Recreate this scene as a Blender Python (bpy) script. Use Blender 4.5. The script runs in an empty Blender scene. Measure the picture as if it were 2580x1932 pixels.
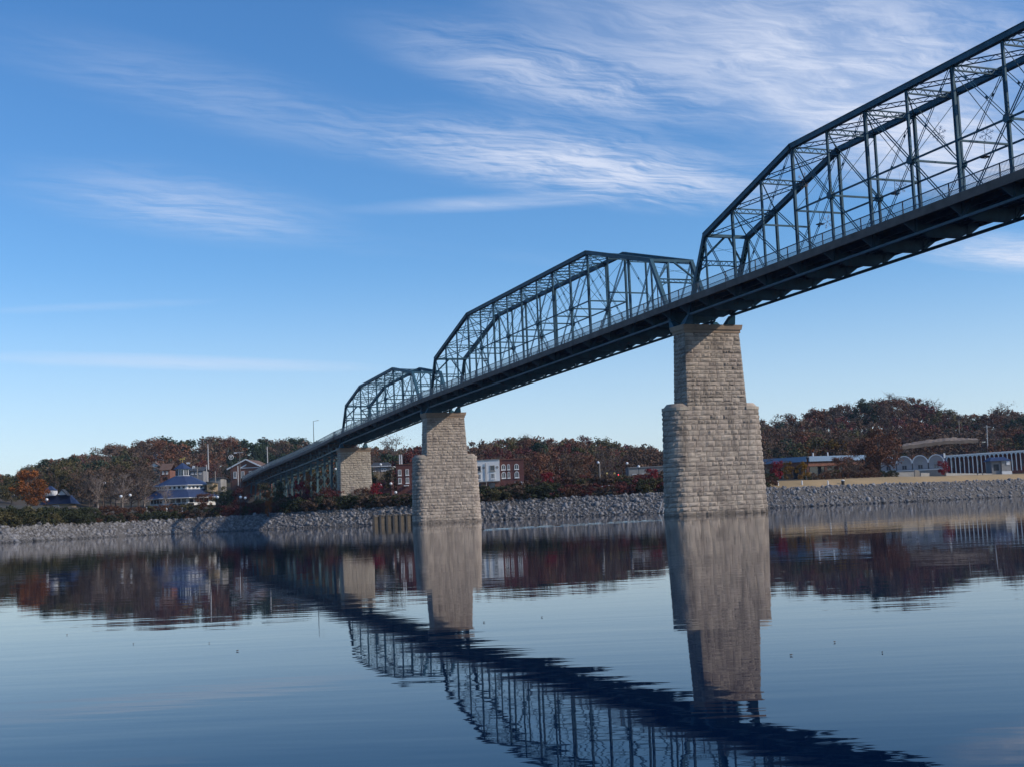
import bpy, math, random
import numpy as np
from mathutils import Vector, Matrix
random.seed(7); rng = np.random.default_rng(7)
R = math.radians
scene = bpy.context.scene
col = scene.collection

# ------------------------------------------------------------------ camera
CAM = np.array([-79.994, -141.395, 1.121]); YAW, PIT, ROL, FPX = 0.38398, 0.09876, -0.04315, 3310.6
_f = np.array([math.sin(YAW)*math.cos(PIT), math.cos(YAW)*math.cos(PIT), math.sin(PIT)])
_r0 = np.array([math.cos(YAW), -math.sin(YAW), 0.0]); _u0 = np.cross(_r0, _f)
_r = _r0*math.cos(ROL) + _u0*math.sin(ROL); _u = -_r0*math.sin(ROL) + _u0*math.cos(ROL)
cam_d = bpy.data.cameras.new('camera'); cam_d.sensor_width = 36.0; cam_d.lens = FPX/2580*36
cam_d.clip_start = 0.1; cam_d.clip_end = 40000
cam = bpy.data.objects.new('camera', cam_d); col.objects.link(cam); scene.camera = cam
M = Matrix(((_r[0], _u[0], -_f[0], CAM[0]), (_r[1], _u[1], -_f[1], CAM[1]), (_r[2], _u[2], -_f[2], CAM[2]), (0, 0, 0, 1)))
cam.matrix_world = M
GF = np.array([math.sin(YAW), math.cos(YAW)]); GR = np.array([math.cos(YAW), -math.sin(YAW)])
def at(u, v, d):                     # a world point seen in column u, row v of the photograph, d metres away
    k = d/(1.0)
    p = CAM + k*(_f + _r*(u-1290)/FPX + _u*(966-v)/FPX)
    return Vector(p)
def ld(x, y):                        # lateral / forward ground coordinates seen from the photographer's spot
    dx, dy = x-CAM[0], y-CAM[1]
    return dx*GR[0]+dy*GR[1], dx*GF[0]+dy*GF[1]
def xy(l, d):
    return CAM[0]+l*GR[0]+d*GF[0], CAM[1]+l*GR[1]+d*GF[1]

# ------------------------------------------------------------------ light and sky
SUN_TO = Vector((1.35, -1.08, 1.0)).normalized()          # towards the sun
sun_el = math.asin(SUN_TO.z); sun_az = math.atan2(SUN_TO.x, SUN_TO.y)
sun_d = bpy.data.lights.new('sun', 'SUN'); sun_d.energy = 3.1; sun_d.angle = R(0.53); sun_d.color = (1.0, 0.90, 0.78)
sun = bpy.data.objects.new('sun', sun_d); col.objects.link(sun)
sun.rotation_euler = SUN_TO.to_track_quat('Z', 'Y').to_euler()

world = bpy.data.worlds.new('World'); scene.world = world; world.use_nodes = True
wn = world.node_tree.nodes; wl = world.node_tree.links; wn.clear()
def N(nodes, t, **k):
    n = nodes.new(t)
    for a, b in k.items(): setattr(n, a, b)
    return n
def build_sky():
    out = N(wn, 'ShaderNodeOutputWorld'); bg = N(wn, 'ShaderNodeBackground')
    sky = N(wn, 'ShaderNodeTexSky'); sky.sky_type = 'NISHITA'; sky.sun_disc = False
    sky.sun_elevation = sun_el; sky.sun_rotation = sun_az
    sky.altitude = 200; sky.air_density = 1.0; sky.dust_density = 0.35; sky.ozone_density = 3.0
    bg.inputs['Strength'].default_value = 0.143
    tc = N(wn, 'ShaderNodeTexCoord')
    sep = N(wn, 'ShaderNodeSeparateXYZ'); wl.new(tc.outputs['Generated'], sep.inputs[0])
    zc = N(wn, 'ShaderNodeMath', operation='MAXIMUM'); wl.new(sep.outputs['Z'], zc.inputs[0]); zc.inputs[1].default_value = 0.02
    dx = N(wn, 'ShaderNodeMath', operation='DIVIDE'); wl.new(sep.outputs['X'], dx.inputs[0]); wl.new(zc.outputs[0], dx.inputs[1])
    dy = N(wn, 'ShaderNodeMath', operation='DIVIDE'); wl.new(sep.outputs['Y'], dy.inputs[0]); wl.new(zc.outputs[0], dy.inputs[1])
    Q = N(wn, 'ShaderNodeCombineXYZ'); wl.new(dx.outputs[0], Q.inputs[0]); wl.new(dy.outputs[0], Q.inputs[1])
    wn_ = N(wn, 'ShaderNodeTexNoise'); wn_.inputs['Scale'].default_value = 2.2; wn_.inputs['Detail'].default_value = 3; wl.new(Q.outputs[0], wn_.inputs['Vector'])
    wv = N(wn, 'ShaderNodeVectorMath', operation='MULTIPLY_ADD'); wl.new(wn_.outputs['Color'], wv.inputs[0]); wv.inputs[1].default_value = (0.30, 0.30, 0); wl.new(Q.outputs[0], wv.inputs[2])
    # wind-drawn cirrus: noise pulled out along one wind direction of the cloud layer
    def mapn(rot, sx, sy, loc=(0, 0), warp=False):
        m = N(wn, 'ShaderNodeMapping'); m.vector_type = 'TEXTURE'
        m.inputs['Location'].default_value = (loc[0], loc[1], 0); m.inputs['Rotation'].default_value = (0, 0, rot)
        m.inputs['Scale'].default_value = (sx, sy, 1); wl.new((wv if warp else Q).outputs[0], m.inputs[0]); return m
    def noise(m, sc, det, rough, dist):
        n = N(wn, 'ShaderNodeTexNoise'); n.inputs['Scale'].default_value = sc; n.inputs['Detail'].default_value = det
        n.inputs['Roughness'].default_value = rough; n.inputs['Distortion'].default_value = dist
        wl.new(m.outputs[0], n.inputs['Vector']); return n.outputs['Fac']
    def mth(op, a, b, clamp=False):
        n = N(wn, 'ShaderNodeMath', operation=op); n.use_clamp = clamp
        for i, s in enumerate((a, b)):
            if isinstance(s, (int, float)): n.inputs[i].default_value = s
            else: wl.new(s, n.inputs[i])
        return n.outputs[0]
    def mr(s, a, b, c=0., d=1., smooth=True):
        n = N(wn, 'ShaderNodeMapRange'); n.interpolation_type = 'SMOOTHSTEP' if smooth else 'LINEAR'
        wl.new(s, n.inputs[0])
        for i, x in enumerate((a, b, c, d)): n.inputs[i+1].default_value = x
        return n.outputs[0]
    streak = noise(mapn(0.46, 1.0, 0.24, warp=True), 1.5, 10, 0.66, 0.25)
    wisp = noise(mapn(0.02, 0.42, 0.085, warp=True), 1.6, 8, 0.68, 0.4)
    soft = noise(mapn(0.45, 2.4, 1.1), 1.0, 3, 0.5, 0.3)
    tex = mth('ADD', mth('MULTIPLY', streak, 0.58), mth('MULTIPLY', wisp, 0.42))
    fine = mr(tex, 0.37, 0.64)
    bank = mr(soft, 0.62, 0.80)                         # thin cirrus elsewhere in the sky
    banks = [  # each: centre on the cloud layer, heading, half length, half width, opacity, evenness
        ((1.82, 2.52), 0.432, 1.15, 0.36, 1.05, .40), ((1.95, 2.20), 0.267, 0.75, 0.30, 0.70, .25),
        ((1.686, 3.422), 0.353, 0.95, 0.38, 1.2, .06), ((1.30, 2.72), 0.424, 0.66, 0.24, 0.85, .06),
        ((0.60, 3.08), 0.550, 0.80, 0.26, 0.27, .15), ((0.62, 4.15), 0.717, 0.72, 0.42, 0.50, .12),
        ((1.507, 3.888), -0.404, 0.50, 0.13, 0.5, .5), ((1.20, 8.15), 0.231, 2.2, 0.62, 0.62, .75),
        ((4.111, 4.301), 0.345, 0.85, 0.36, 1.1, .35), ((2.71, 3.08), 0.377, 1.1, 0.40, 1.15, .30),
        ((8.15, 12.5), -0.05, 6.0, 1.4, 0.40, .6), ((0.431, 6.095), -0.414, 0.9, 0.2, 0.22, .6)]
    dens = mth('MULTIPLY', mth('MULTIPLY', bank, 0.16), fine)
    for c, a, L, W_, o, ev in banks:
        m = mapn(a, L, W_, c)
        ln = N(wn, 'ShaderNodeVectorMath', operation='LENGTH'); wl.new(m.outputs[0], ln.inputs[0])
        dens = mth('ADD', dens, mth('MULTIPLY', mth('MULTIPLY', mr(ln.outputs['Value'], 1.15, 0.05), o), mth('ADD', mth('MULTIPLY', fine, 1-ev), ev)))
    dens = mth('MINIMUM', dens, 1.05)
    veil = mr(sep.outputs['Z'], 0.20, 0.0, 0.0, 0.50)   # milky air low over the hills
    dens = mth('MAXIMUM', mth('MULTIPLY', dens, 0.80), veil)
    hsv = N(wn, 'ShaderNodeHueSaturation'); hsv.inputs['Saturation'].default_value = 1.22
    wl.new(sky.outputs[0], hsv.inputs['Color'])
    mix = N(wn, 'ShaderNodeMixRGB'); wl.new(dens, mix.inputs['Fac']); tint = N(wn, 'ShaderNodeMixRGB', blend_type='MULTIPLY'); tint.inputs[0].default_value = 1.0; tint.inputs[2].default_value = (0.88, 0.985, 1.10, 1)
    wl.new(hsv.outputs[0], tint.inputs[1]); wl.new(tint.outputs[0], mix.inputs[1])
    mix.inputs[2].default_value = (5.35, 5.75, 6.8, 1)
    wl.new(mix.outputs[0], bg.inputs['Color']); wl.new(bg.outputs[0], out.inputs[0])
build_sky()
scene.view_settings.view_transform = 'Standard'; scene.view_settings.look = 'None'
scene.view_settings.exposure = 0.0; scene.view_settings.gamma = 1.0; scene.view_settings.use_curve_mapping = False
scene.cycles.max_bounces = 4; scene.cycles.diffuse_bounces = 2; scene.cycles.glossy_bounces = 2; scene.cycles.transparent_max_bounces = 4; scene.cycles.volume_bounces = 0

# ------------------------------------------------------------------ materials
MATS = {}
def mat(name, colr, rough=0.7, var=0.0, vscale=1.0, metal=0.0, bump=0.0, bscale=5.0, spec=0.5, objvar=0.0, islvar=0.0, col2=None, emit=None, trans=0.0, wet=None, rust=0.0):
    if name in MATS: return MATS[name]
    m = bpy.data.materials.new(name); m.use_nodes = True; nt = m.node_tree; nd = nt.nodes; lk = nt.links
    b = nd['Principled BSDF']; b.inputs['Roughness'].default_value = rough; b.inputs['Metallic'].default_value = metal
    b.inputs['Specular IOR Level'].default_value = spec
    c = (*colr, 1)
    src = None
    if col2 or var:
        tc = N(nd, 'ShaderNodeTexCoord'); n = N(nd, 'ShaderNodeTexNoise'); n.inputs['Scale'].default_value = vscale
        n.inputs['Detail'].default_value = 5; n.inputs['Roughness'].default_value = 0.62
        lk.new(tc.outputs['Object'], n.inputs['Vector'])
        mr = N(nd, 'ShaderNodeMapRange'); mr.inputs[1].default_value = 0.3; mr.inputs[2].default_value = 0.7
        lk.new(n.outputs['Fac'], mr.inputs[0])
        mx = N(nd, 'ShaderNodeMixRGB'); lk.new(mr.outputs[0], mx.inputs[0])
        c2 = col2 or tuple(x*(1-var) for x in colr)
        c1 = colr if col2 else tuple(x*(1+var) for x in colr)
        mx.inputs[1].default_value = (*c1, 1); mx.inputs[2].default_value = (*c2, 1); src = mx.outputs[0]
    if objvar or islvar:
        add = N(nd, 'ShaderNodeMath', operation='ADD')
        oi = N(nd, 'ShaderNodeObjectInfo'); g = N(nd, 'ShaderNodeNewGeometry')
        a = N(nd, 'ShaderNodeMath', operation='MULTIPLY_ADD'); lk.new(oi.outputs['Random'], a.inputs[0]); a.inputs[1].default_value = 2*objvar; a.inputs[2].default_value = 1-objvar-islvar
        a2 = N(nd, 'ShaderNodeMath', operation='MULTIPLY'); lk.new(g.outputs['Random Per Island'], a2.inputs[0]); a2.inputs[1].default_value = 2*islvar
        lk.new(a.outputs[0], add.inputs[0]); lk.new(a2.outputs[0], add.inputs[1])
        h = N(nd, 'ShaderNodeHueSaturation'); lk.new(add.outputs[0], h.inputs['Value'])
        if src: lk.new(src, h.inputs['Color'])
        else: h.inputs['Color'].default_value = c
        src = h.outputs[0]
    if wet:                           # dark tide line and dirt streaks, fixed to the height above the river
        g = N(nd, 'ShaderNodeNewGeometry'); sp = N(nd, 'ShaderNodeSeparateXYZ'); lk.new(g.outputs['Position'], sp.inputs[0])
        mp = N(nd, 'ShaderNodeMapping'); mp.inputs['Scale'].default_value = (0.9, 0.9, 0.10); lk.new(g.outputs['Position'], mp.inputs[0])
        ns = N(nd, 'ShaderNodeTexNoise'); ns.inputs['Scale'].default_value = 1.0; ns.inputs['Detail'].default_value = 6; lk.new(mp.outputs[0], ns.inputs['Vector'])
        ad = N(nd, 'ShaderNodeMath', operation='MULTIPLY_ADD'); lk.new(ns.outputs['Fac'], ad.inputs[0]); ad.inputs[1].default_value = -wet*1.6; lk.new(sp.outputs['Z'], ad.inputs[2])
        m1 = N(nd, 'ShaderNodeMapRange'); m1.inputs[1].default_value = -0.1; m1.inputs[2].default_value = 0.12*wet+0.1; m1.inputs[3].default_value = 0.5; m1.inputs[4].default_value = 1.0; lk.new(ad.outputs[0], m1.inputs[0])
        m2 = N(nd, 'ShaderNodeMapRange'); m2.inputs[1].default_value = 0.52; m2.inputs[2].default_value = 0.72; m2.inputs[3].default_value = 1.0; m2.inputs[4].default_value = 0.62; lk.new(ns.outputs['Fac'], m2.inputs[0])
        mm_ = N(nd, 'ShaderNodeMath', operation='MULTIPLY'); lk.new(m1.outputs[0], mm_.inputs[0]); lk.new(m2.outputs[0], mm_.inputs[1])
        mx2 = N(nd, 'ShaderNodeMixRGB', blend_type='MULTIPLY'); mx2.inputs[0].default_value = 1.0; lk.new(src, mx2.inputs[1]); lk.new(mm_.outputs[0], mx2.inputs[2]); src = mx2.outputs[0]
    if rust:
        g = N(nd, 'ShaderNodeNewGeometry'); ns = N(nd, 'ShaderNodeTexNoise'); ns.inputs['Scale'].default_value = 1.3; ns.inputs['Detail'].default_value = 8; ns.inputs['Roughness'].default_value = 0.7; lk.new(g.outputs['Position'], ns.inputs['Vector'])
        m1 = N(nd, 'ShaderNodeMapRange'); m1.inputs[1].default_value = 0.58; m1.inputs[2].default_value = 0.70; m1.inputs[4].default_value = rust; lk.new(ns.outputs['Fac'], m1.inputs[0])
        mx2 = N(nd, 'ShaderNodeMixRGB'); lk.new(m1.outputs[0], mx2.inputs[0]); lk.new(src, mx2.inputs[1]); mx2.inputs[2].default_value = (0.09, 0.045, 0.03, 1); src = mx2.outputs[0]
    if src: lk.new(src, b.inputs['Base Color'])
    else: b.inputs['Base Color'].default_value = c
    if bump:
        tc = N(nd, 'ShaderNodeTexCoord'); n = N(nd, 'ShaderNodeTexNoise'); n.inputs['Scale'].default_value = bscale; n.inputs['Detail'].default_value = 6
        lk.new(tc.outputs['Object'], n.inputs['Vector'])
        bp = N(nd, 'ShaderNodeBump'); bp.inputs['Strength'].default_value = 1.0; bp.inputs['Distance'].default_value = bump
        lk.new(n.outputs['Fac'], bp.inputs['Height']); lk.new(bp.outputs[0], b.inputs['Normal'])
    if emit:
        b.inputs['Emission Color'].default_value = (*emit[0], 1); b.inputs['Emission Strength'].default_value = emit[1]
    MATS[name] = m; return m

STEEL = mat('painted_steel', (0.026, 0.086, 0.122), 0.58, var=0.28, vscale=0.8, objvar=0.10, rust=0.6, spec=0.22)
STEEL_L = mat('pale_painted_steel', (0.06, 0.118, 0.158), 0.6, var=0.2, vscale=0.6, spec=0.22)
STEEL_G = mat('green_painted_steel', (0.05, 0.10, 0.11), 0.5, var=0.35, vscale=0.7, objvar=0.15)
RAILM = mat('grey_rail_paint', (0.055, 0.085, 0.115), 0.6, var=0.15, vscale=2)
DECKM = mat('deck_timber', (0.09, 0.075, 0.065), 0.85, var=0.35, vscale=1.5)
FASC = mat('weathered_fascia', (0.12, 0.09, 0.075), 0.8, var=0.35, vscale=0.7)
STONE = mat('rock_faced_limestone', (0.46, 0.38, 0.30), 0.9, col2=(0.27, 0.215, 0.175), vscale=0.55, bump=0.03, bscale=3.0, objvar=0.16, islvar=0.17, wet=0.5)
STONE_W = mat('pale_limestone', (0.46, 0.39, 0.30), 0.9, col2=(0.30, 0.25, 0.20), vscale=0.5, bump=0.03, bscale=3.0, objvar=0.12, islvar=0.14)
MORTAR = mat('mortar', (0.13, 0.11, 0.095), 0.95)
CAPM = mat('coping_stone', (0.36, 0.25, 0.17), 0.9, col2=(0.24, 0.18, 0.13), vscale=0.9, bump=0.02, bscale=4)
ROCK = mat('riprap_rock', (0.225, 0.215, 0.212), 0.9, var=0.25, vscale=0.6, islvar=0.27, objvar=0.2, wet=0.35)
WHITE = mat('white_paint', (0.78, 0.77, 0.74), 0.6, var=0.04, vscale=0.5)
GLASS = mat('window_glass', (0.03, 0.04, 0.055), 0.08, spec=0.8)
BLUE = mat('blue_metal_roof', (0.030, 0.052, 0.118), 0.6, var=0.12, vscale=0.5)
BRICK = mat('red_brick', (0.135, 0.050, 0.042), 0.9, var=0.22, vscale=1.2)
BRICK2 = mat('brown_brick', (0.20, 0.085, 0.055), 0.9, var=0.2, vscale=1.0)
TAN = mat('tan_stucco', (0.36, 0.27, 0.17), 0.9, var=0.12, vscale=0.5)
GREYW = mat('grey_siding', (0.24, 0.235, 0.23), 0.85, var=0.12, vscale=0.5)
CONC = mat('concrete', (0.30, 0.285, 0.26), 0.9, var=0.2, vscale=0.8)
DROOF = mat('dark_shingles', (0.055, 0.06, 0.065), 0.85, var=0.25, vscale=1.0)
BROOF = mat('brown_shingles', (0.15, 0.085, 0.055), 0.85, var=0.25, vscale=1.0)
DARK = mat('dark_metal', (0.02, 0.02, 0.022), 0.5)
WOODP = mat('weathered_pole', (0.30, 0.26, 0.22), 0.9, var=0.2, vscale=2)
PALEP = mat('pale_pole', (0.52, 0.49, 0.46), 0.7)
GLOBE = mat('white_globe', (0.85, 0.85, 0.83), 0.3)
GOLD = mat('gilded_metal', (0.75, 0.48, 0.12), 0.35, metal=0.6)
BARK = mat('bark', (0.10, 0.075, 0.06), 0.95, var=0.25, vscale=2)
BARKP = mat('pale_bark', (0.32, 0.26, 0.22), 0.95, var=0.25, vscale=2)

# ------------------------------------------------------------------ mesh helpers
class MB:
    def __init__(s): s.v = []; s.f = []
    def add(s, vs, fs):
        o = len(s.v); s.v += [tuple(x) for x in vs]; s.f += [tuple(i+o for i in f) for f in fs]; return s
    def hexa(s, p):                 # 8 corners: bottom ring then top ring
        return s.add(p, [(3, 2, 1, 0), (4, 5, 6, 7), (0, 1, 5, 4), (1, 2, 6, 5), (2, 3, 7, 6), (3, 0, 4, 7)])
    def box(s, x0, x1, y0, y1, z0, z1):
        return s.hexa([(x0, y0, z0), (x1, y0, z0), (x1, y1, z0), (x0, y1, z0), (x0, y0, z1), (x1, y0, z1), (x1, y1, z1), (x0, y1, z1)])
    def beam(s, p, q, w, h, side=(1, 0, 0), w2=None, h2=None):  # w along "side", h across
        p = Vector(p); q = Vector(q); d = (q-p).normalized(); sd = Vector(side); sd = (sd - d*sd.dot(d))
        if sd.length < 1e-4: sd = d.orthogonal()
        sd.normalize(); up = d.cross(sd)
        w2 = w2 or w; h2 = h2 or h
        a = sd*w/2; b = up*h/2; a2 = sd*w2/2; b2 = up*h2/2
        return s.hexa([p-a-b, p+a-b, p+a+b, p-a+b, q-a2-b2, q+a2-b2, q+a2+b2, q-a2+b2])
    def tube(s, pts, rad, n=6, cap=True):
        pts = [Vector(p) for p in pts]
        if not hasattr(rad, '__len__'): rad = [rad]*len(pts)
        o = len(s.v); prev = None
        for i, p in enumerate(pts):
            d = (pts[min(i+1, len(pts)-1)]-pts[max(i-1, 0)])
            d = d.normalized() if d.length > 1e-9 else Vector((0, 0, 1))
            a = d.orthogonal().normalized() if prev is None else (prev - d*prev.dot(d)).normalized()
            prev = a; b = d.cross(a)
            for k in range(n):
                t = 2*math.pi*k/n; s.v.append(tuple(p + (a*math.cos(t)+b*math.sin(t))*rad[i]))
        for i in range(len(pts)-1):
            for k in range(n):
                k2 = (k+1) % n; s.f.append((o+i*n+k, o+i*n+k2, o+(i+1)*n+k2, o+(i+1)*n+k))
        if cap:
            s.f.append(tuple(o+k for k in reversed(range(n)))); s.f.append(tuple(o+(len(pts)-1)*n+k for k in range(n)))
        return s
    def lathe(s, prof, c=(0, 0, 0), n=8, rot=0.0):
        o = len(s.v)
        for r_, z in prof:
            for k in range(n):
                t = 2*math.pi*k/n+rot; s.v.append((c[0]+r_*math.cos(t), c[1]+r_*math.sin(t), c[2]+z))
        for i in range(len(prof)-1):
            for k in range(n):
                k2 = (k+1) % n; s.f.append((o+i*n+k, o+i*n+k2, o+(i+1)*n+k2, o+(i+1)*n+k))
        s.f.append(tuple(o+k for k in reversed(range(n)))); s.f.append(tuple(o+(len(prof)-1)*n+k for k in range(n)))
        return s
    def prism(s, poly, dirv):       # extrude a 3-D polygon along a vector
        n = len(poly); dv = Vector(dirv); a = [Vector(p) for p in poly]; o = len(s.v)
        s.v += [tuple(p) for p in a] + [tuple(p+dv) for p in a]
        s.f.append(tuple(o+i for i in reversed(range(n)))); s.f.append(tuple(o+n+i for i in range(n)))
        for i in range(n):
            j = (i+1) % n; s.f.append((o+i, o+j, o+n+j, o+n+i))
        return s
    def build(s, name, m, parent=None, world=True, smooth=False):
        off = Vector((0, 0, 0))
        if parent is not None and world:
            p = parent
            while p is not None: off += p.location; p = p.parent
        v = s.v if off.length == 0 else [(a-off.x, b-off.y, c-off.z) for a, b, c in s.v]
        me = bpy.data.meshes.new(name); me.from_pydata(v, [], s.f); me.update()
        for mm in (m if isinstance(m, (list, tuple)) else [m]): me.materials.append(mm)
        if smooth: me.polygons.foreach_set('use_smooth', [True]*len(me.polygons))
        o = bpy.data.objects.new(name, me); col.objects.link(o)
        if parent is not None: o.parent = parent
        return o
def tag(o, label=None, cat=None, group=None, kind=None):
    if label: o['label'] = label
    if cat: o['category'] = cat
    if group: o['group'] = group
    if kind: o['kind'] = kind
    return o
def empty(name, loc, label=None, cat=None, group=None, rz=0.0):
    o = bpy.data.objects.new(name, None); col.objects.link(o); o.location = loc; o.rotation_euler = (0, 0, rz)
    o.empty_display_size = 0.5
    return tag(o, label, cat, group)
def link_copy(src, parent=None):
    c = src.copy(); col.objects.link(c)
    if parent is not None: c.parent = parent
    return c
def np_mesh(name, V, F, mats, mi=None, smooth=False):   # V (n,3), F (m,k) numpy
    me = bpy.data.meshes.new(name); k = F.shape[1]
    me.vertices.add(len(V)); me.vertices.foreach_set('co', np.asarray(V, np.float32).ravel())
    me.loops.add(F.size); me.loops.foreach_set('vertex_index', F.astype(np.int32).ravel())
    me.polygons.add(len(F)); me.polygons.foreach_set('loop_start', np.arange(0, F.size, k, dtype=np.int32))
    me.polygons.foreach_set('loop_total', np.full(len(F), k, np.int32))
    if smooth: me.polygons.foreach_set('use_smooth', np.ones(len(F), bool))
    for m in mats: me.materials.append(m)
    if mi is not None: me.polygons.foreach_set('material_index', np.asarray(mi, np.int32))
    me.update(); me.validate(); return me

# ------------------------------------------------------------------ ground
SH_U = [-600, -200, 0, 300, 600, 860, 1200, 1650, 2000, 2300, 2580, 2800, 3300]
SH_D = [196, 204, 215, 272, 303, 294, 281, 275, 285, 312, 345, 372, 420]
RG_U = [-600, -100, 0, 230, 420, 600, 760, 830, 985, 1150, 1290, 1440, 1600, 1670, 1900, 2050, 2240, 2330, 2450, 2530, 2600, 2800, 3400]
RG_Z = [12, 15, 18, 26, 29, 28, 26, 23, 22, 20, 24, 22, 17, 16, 25, 30, 34, 31, 24, 27, 25, 26, 26]
def shore(u): return float(np.interp(u, SH_U, SH_D))
def ground_ld(l, d):
    d1 = max(d, 60.0); u = 1290+FPX*l/d1
    s = d - shore(u)
    T = float(np.interp(u, [0, 300, 600, 860, 1300, 2580], [2.6, 2.8, 3.3, 3.7, 4.0, 4.3]))
    z = float(np.interp(s, [-60, -8, 0, 9, 12, 18, 60, 105, 150], [-4, -1.6, -0.05, T, T+.4, T+1.8, 7.0, 8.2, 12.5]))
    if s > 150:
        rz = float(np.interp(u, RG_U, RG_Z)); d0 = shore(u)+150
        t = min(max((d-d0)/(620-d0), 0), 1); t = t*t*(3-2*t)
        z = z+(rz-12.5)*t
        if d > 660: z = z + (4-z)*min((d-660)/300, 1)
    if s > 12: z += 0.5*math.sin(l*0.11+1)*math.sin(d*0.07)*min((s-12)/40, 1)
    return z
def ground(x, y): return ground_ld(*ld(x, y))
def build_ground():
    us = np.concatenate([[-9000, -5000, -3000, -1800, -1000], np.arange(-600, 3201, 40), [3600, 4400, 5800, 8000, 12000]])
    ss = np.array([-60, -30, -8, -3, 0, 3, 6, 9, 12, 15, 18, 24, 32, 42, 52, 60, 75, 90, 105, 120, 135, 150, 170, 190, 215, 240, 265, 290, 315, 340, 370, 400, 450, 520, 700, 1000, 1600, 2600, 4000])
    V = []; MI = []
    for u in us:
        uc = min(max(u, -2200), 4800); k = (u-1290)/FPX
        for s in ss:
            d = shore(uc)+s; l = k*d; x, y = xy(l, d); V.append((x, y, ground_ld(l, d)))
    n = len(ss); F = []
    for i in range(len(us)-1):
        for j in range(n-1):
            F.append((i*n+j, (i+1)*n+j, (i+1)*n+j+1, i*n+j+1))
            sm = (ss[j]+ss[j+1])/2; u = (us[i]+us[i+1])/2
            MI.append(0 if sm < 9.2 else (1 if (u > 1925 and sm < 40) else 2))
    soil = mat('damp_soil', (0.10, 0.088, 0.075), 0.95, var=0.3, vscale=0.4)
    grass = mat('dormant_grass', (0.40, 0.27, 0.13), 0.95, col2=(0.30, 0.21, 0.10), vscale=0.12)
    litter = mat('leaf_litter', (0.085, 0.055, 0.035), 0.95, col2=(0.05, 0.05, 0.025), vscale=0.08)
    me = np_mesh('ground', np.array(V), np.array(F), [soil, grass, litter], MI)
    o = bpy.data.objects.new('ground', me); col.objects.link(o); return tag(o, kind='structure')
GROUND = build_ground()

# ------------------------------------------------------------------ water
def build_water():
    m = bpy.data.materials.new('river_water'); m.use_nodes = True; nt = m.node_tree; nd = nt.nodes; lk = nt.links
    b = nd['Principled BSDF']; b.inputs['Base Color'].default_value = (0.001, 0.010, 0.034, 1)
    b.inputs['Roughness'].default_value = 0.015; b.inputs['IOR'].default_value = 1.145
    tc = N(nd, 'ShaderNodeTexCoord')
    def wave(rot, sx, sy, det, seed):
        mp = N(nd, 'ShaderNodeMapping'); mp.vector_type = 'TEXTURE'; mp.inputs['Rotation'].default_value = (0, 0, rot)
        mp.inputs['Scale'].default_value = (sx, sy, 1); mp.inputs['Location'].default_value = (seed, seed*2, 0)
        lk.new(tc.outputs['Object'], mp.inputs[0])
        n = N(nd, 'ShaderNodeTexNoise'); n.inputs['Scale'].default_value = 1.0; n.inputs['Detail'].default_value = det; n.inputs['Roughness'].default_value = 0.45
        lk.new(mp.outputs[0], n.inputs['Vector']); return n.outputs['Fac']
    def mul(a, k):
        q = N(nd, 'ShaderNodeMath', operation='MULTIPLY'); lk.new(a, q.inputs[0])
        if isinstance(k, float): q.inputs[1].default_value = k
        else: lk.new(k, q.inputs[1])
        return q.outputs[0]
    def add(a, c):
        q = N(nd, 'ShaderNodeMath', operation='ADD'); lk.new(a, q.inputs[0]); lk.new(c, q.inputs[1]); return q.outputs[0]
    rot = -YAW
    h = add(mul(wave(rot+0.05, 2.2, 0.55, 2, 3), 0.0017), mul(wave(rot-0.12, 0.9, 0.20, 2, 11), 0.0006))
    h = add(h, mul(wave(rot+0.3, 9.0, 2.6, 1, 23), 0.004))
    bp = N(nd, 'ShaderNodeBump'); bp.inputs['Strength'].default_value = 1.0; bp.inputs['Distance'].default_value = 1.0
    lk.new(h, bp.inputs['Height']); lk.new(bp.outputs[0], b.inputs['Normal'])
    V = []; us = [-9000, 12000]
    mb = MB(); mb.add([(-6000, -6000, 0), (6000, -6000, 0), (6000, 6000, 0), (-6000, 6000, 0)], [(0, 1, 2, 3)])
    o = mb.build('river', m); tag(o, kind='structure'); return o, m
RIVER, WATERM = build_water()
# ------------------------------------------------------------------ bridge geometry
TW = 5.95                                  # distance between the two trusses
def zd(y):                                 # level the truss heights are counted from
    if y < 0: return 26.51-0.01937*y
    if y < 102: return 26.51-0.0200*y
    return 26.51-2.04-0.0369*(y-102)
DECK, FB, BC = -0.5, -1.22, -2.2           # deck top, fascia underside, bottom chord, from zd
GAP = 2.23
def lattice(mb, p, q, depth, bar=0.07, fl=(0.16, 0.12), n=None, updir=(0, 0, 1)):   # two flanges and a zigzag between
    p = Vector(p); q = Vector(q); d = q-p; up = Vector(updir); up = (up-d.normalized()*up.dot(d.normalized())).normalized()*depth/2
    side = d.cross(up)
    mb.beam(p+up, q+up, fl[0], fl[1], side); mb.beam(p-up, q-up, fl[0], fl[1], side)
    n = n or max(4, int(d.length/(depth*1.1)))
    for i in range(n):
        a = p+d*(i/n); b = p+d*((i+1)/n)
        s = 1 if i % 2 == 0 else -1
        mb.beam(a+up*s, b-up*s, 0.05, bar, side)
def hpost(mb, p, q, w=0.36, t=0.34):       # rolled post: a web between two flanges
    p = Vector(p); q = Vector(q)
    for s in (-1, 1):
        o = Vector((0, s*w/2, 0)); mb.beam(p+o, q+o, t, 0.06, (1, 0, 0))
    mb.beam(p, q, 0.08, w-0.06, (1, 0, 0))
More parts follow.
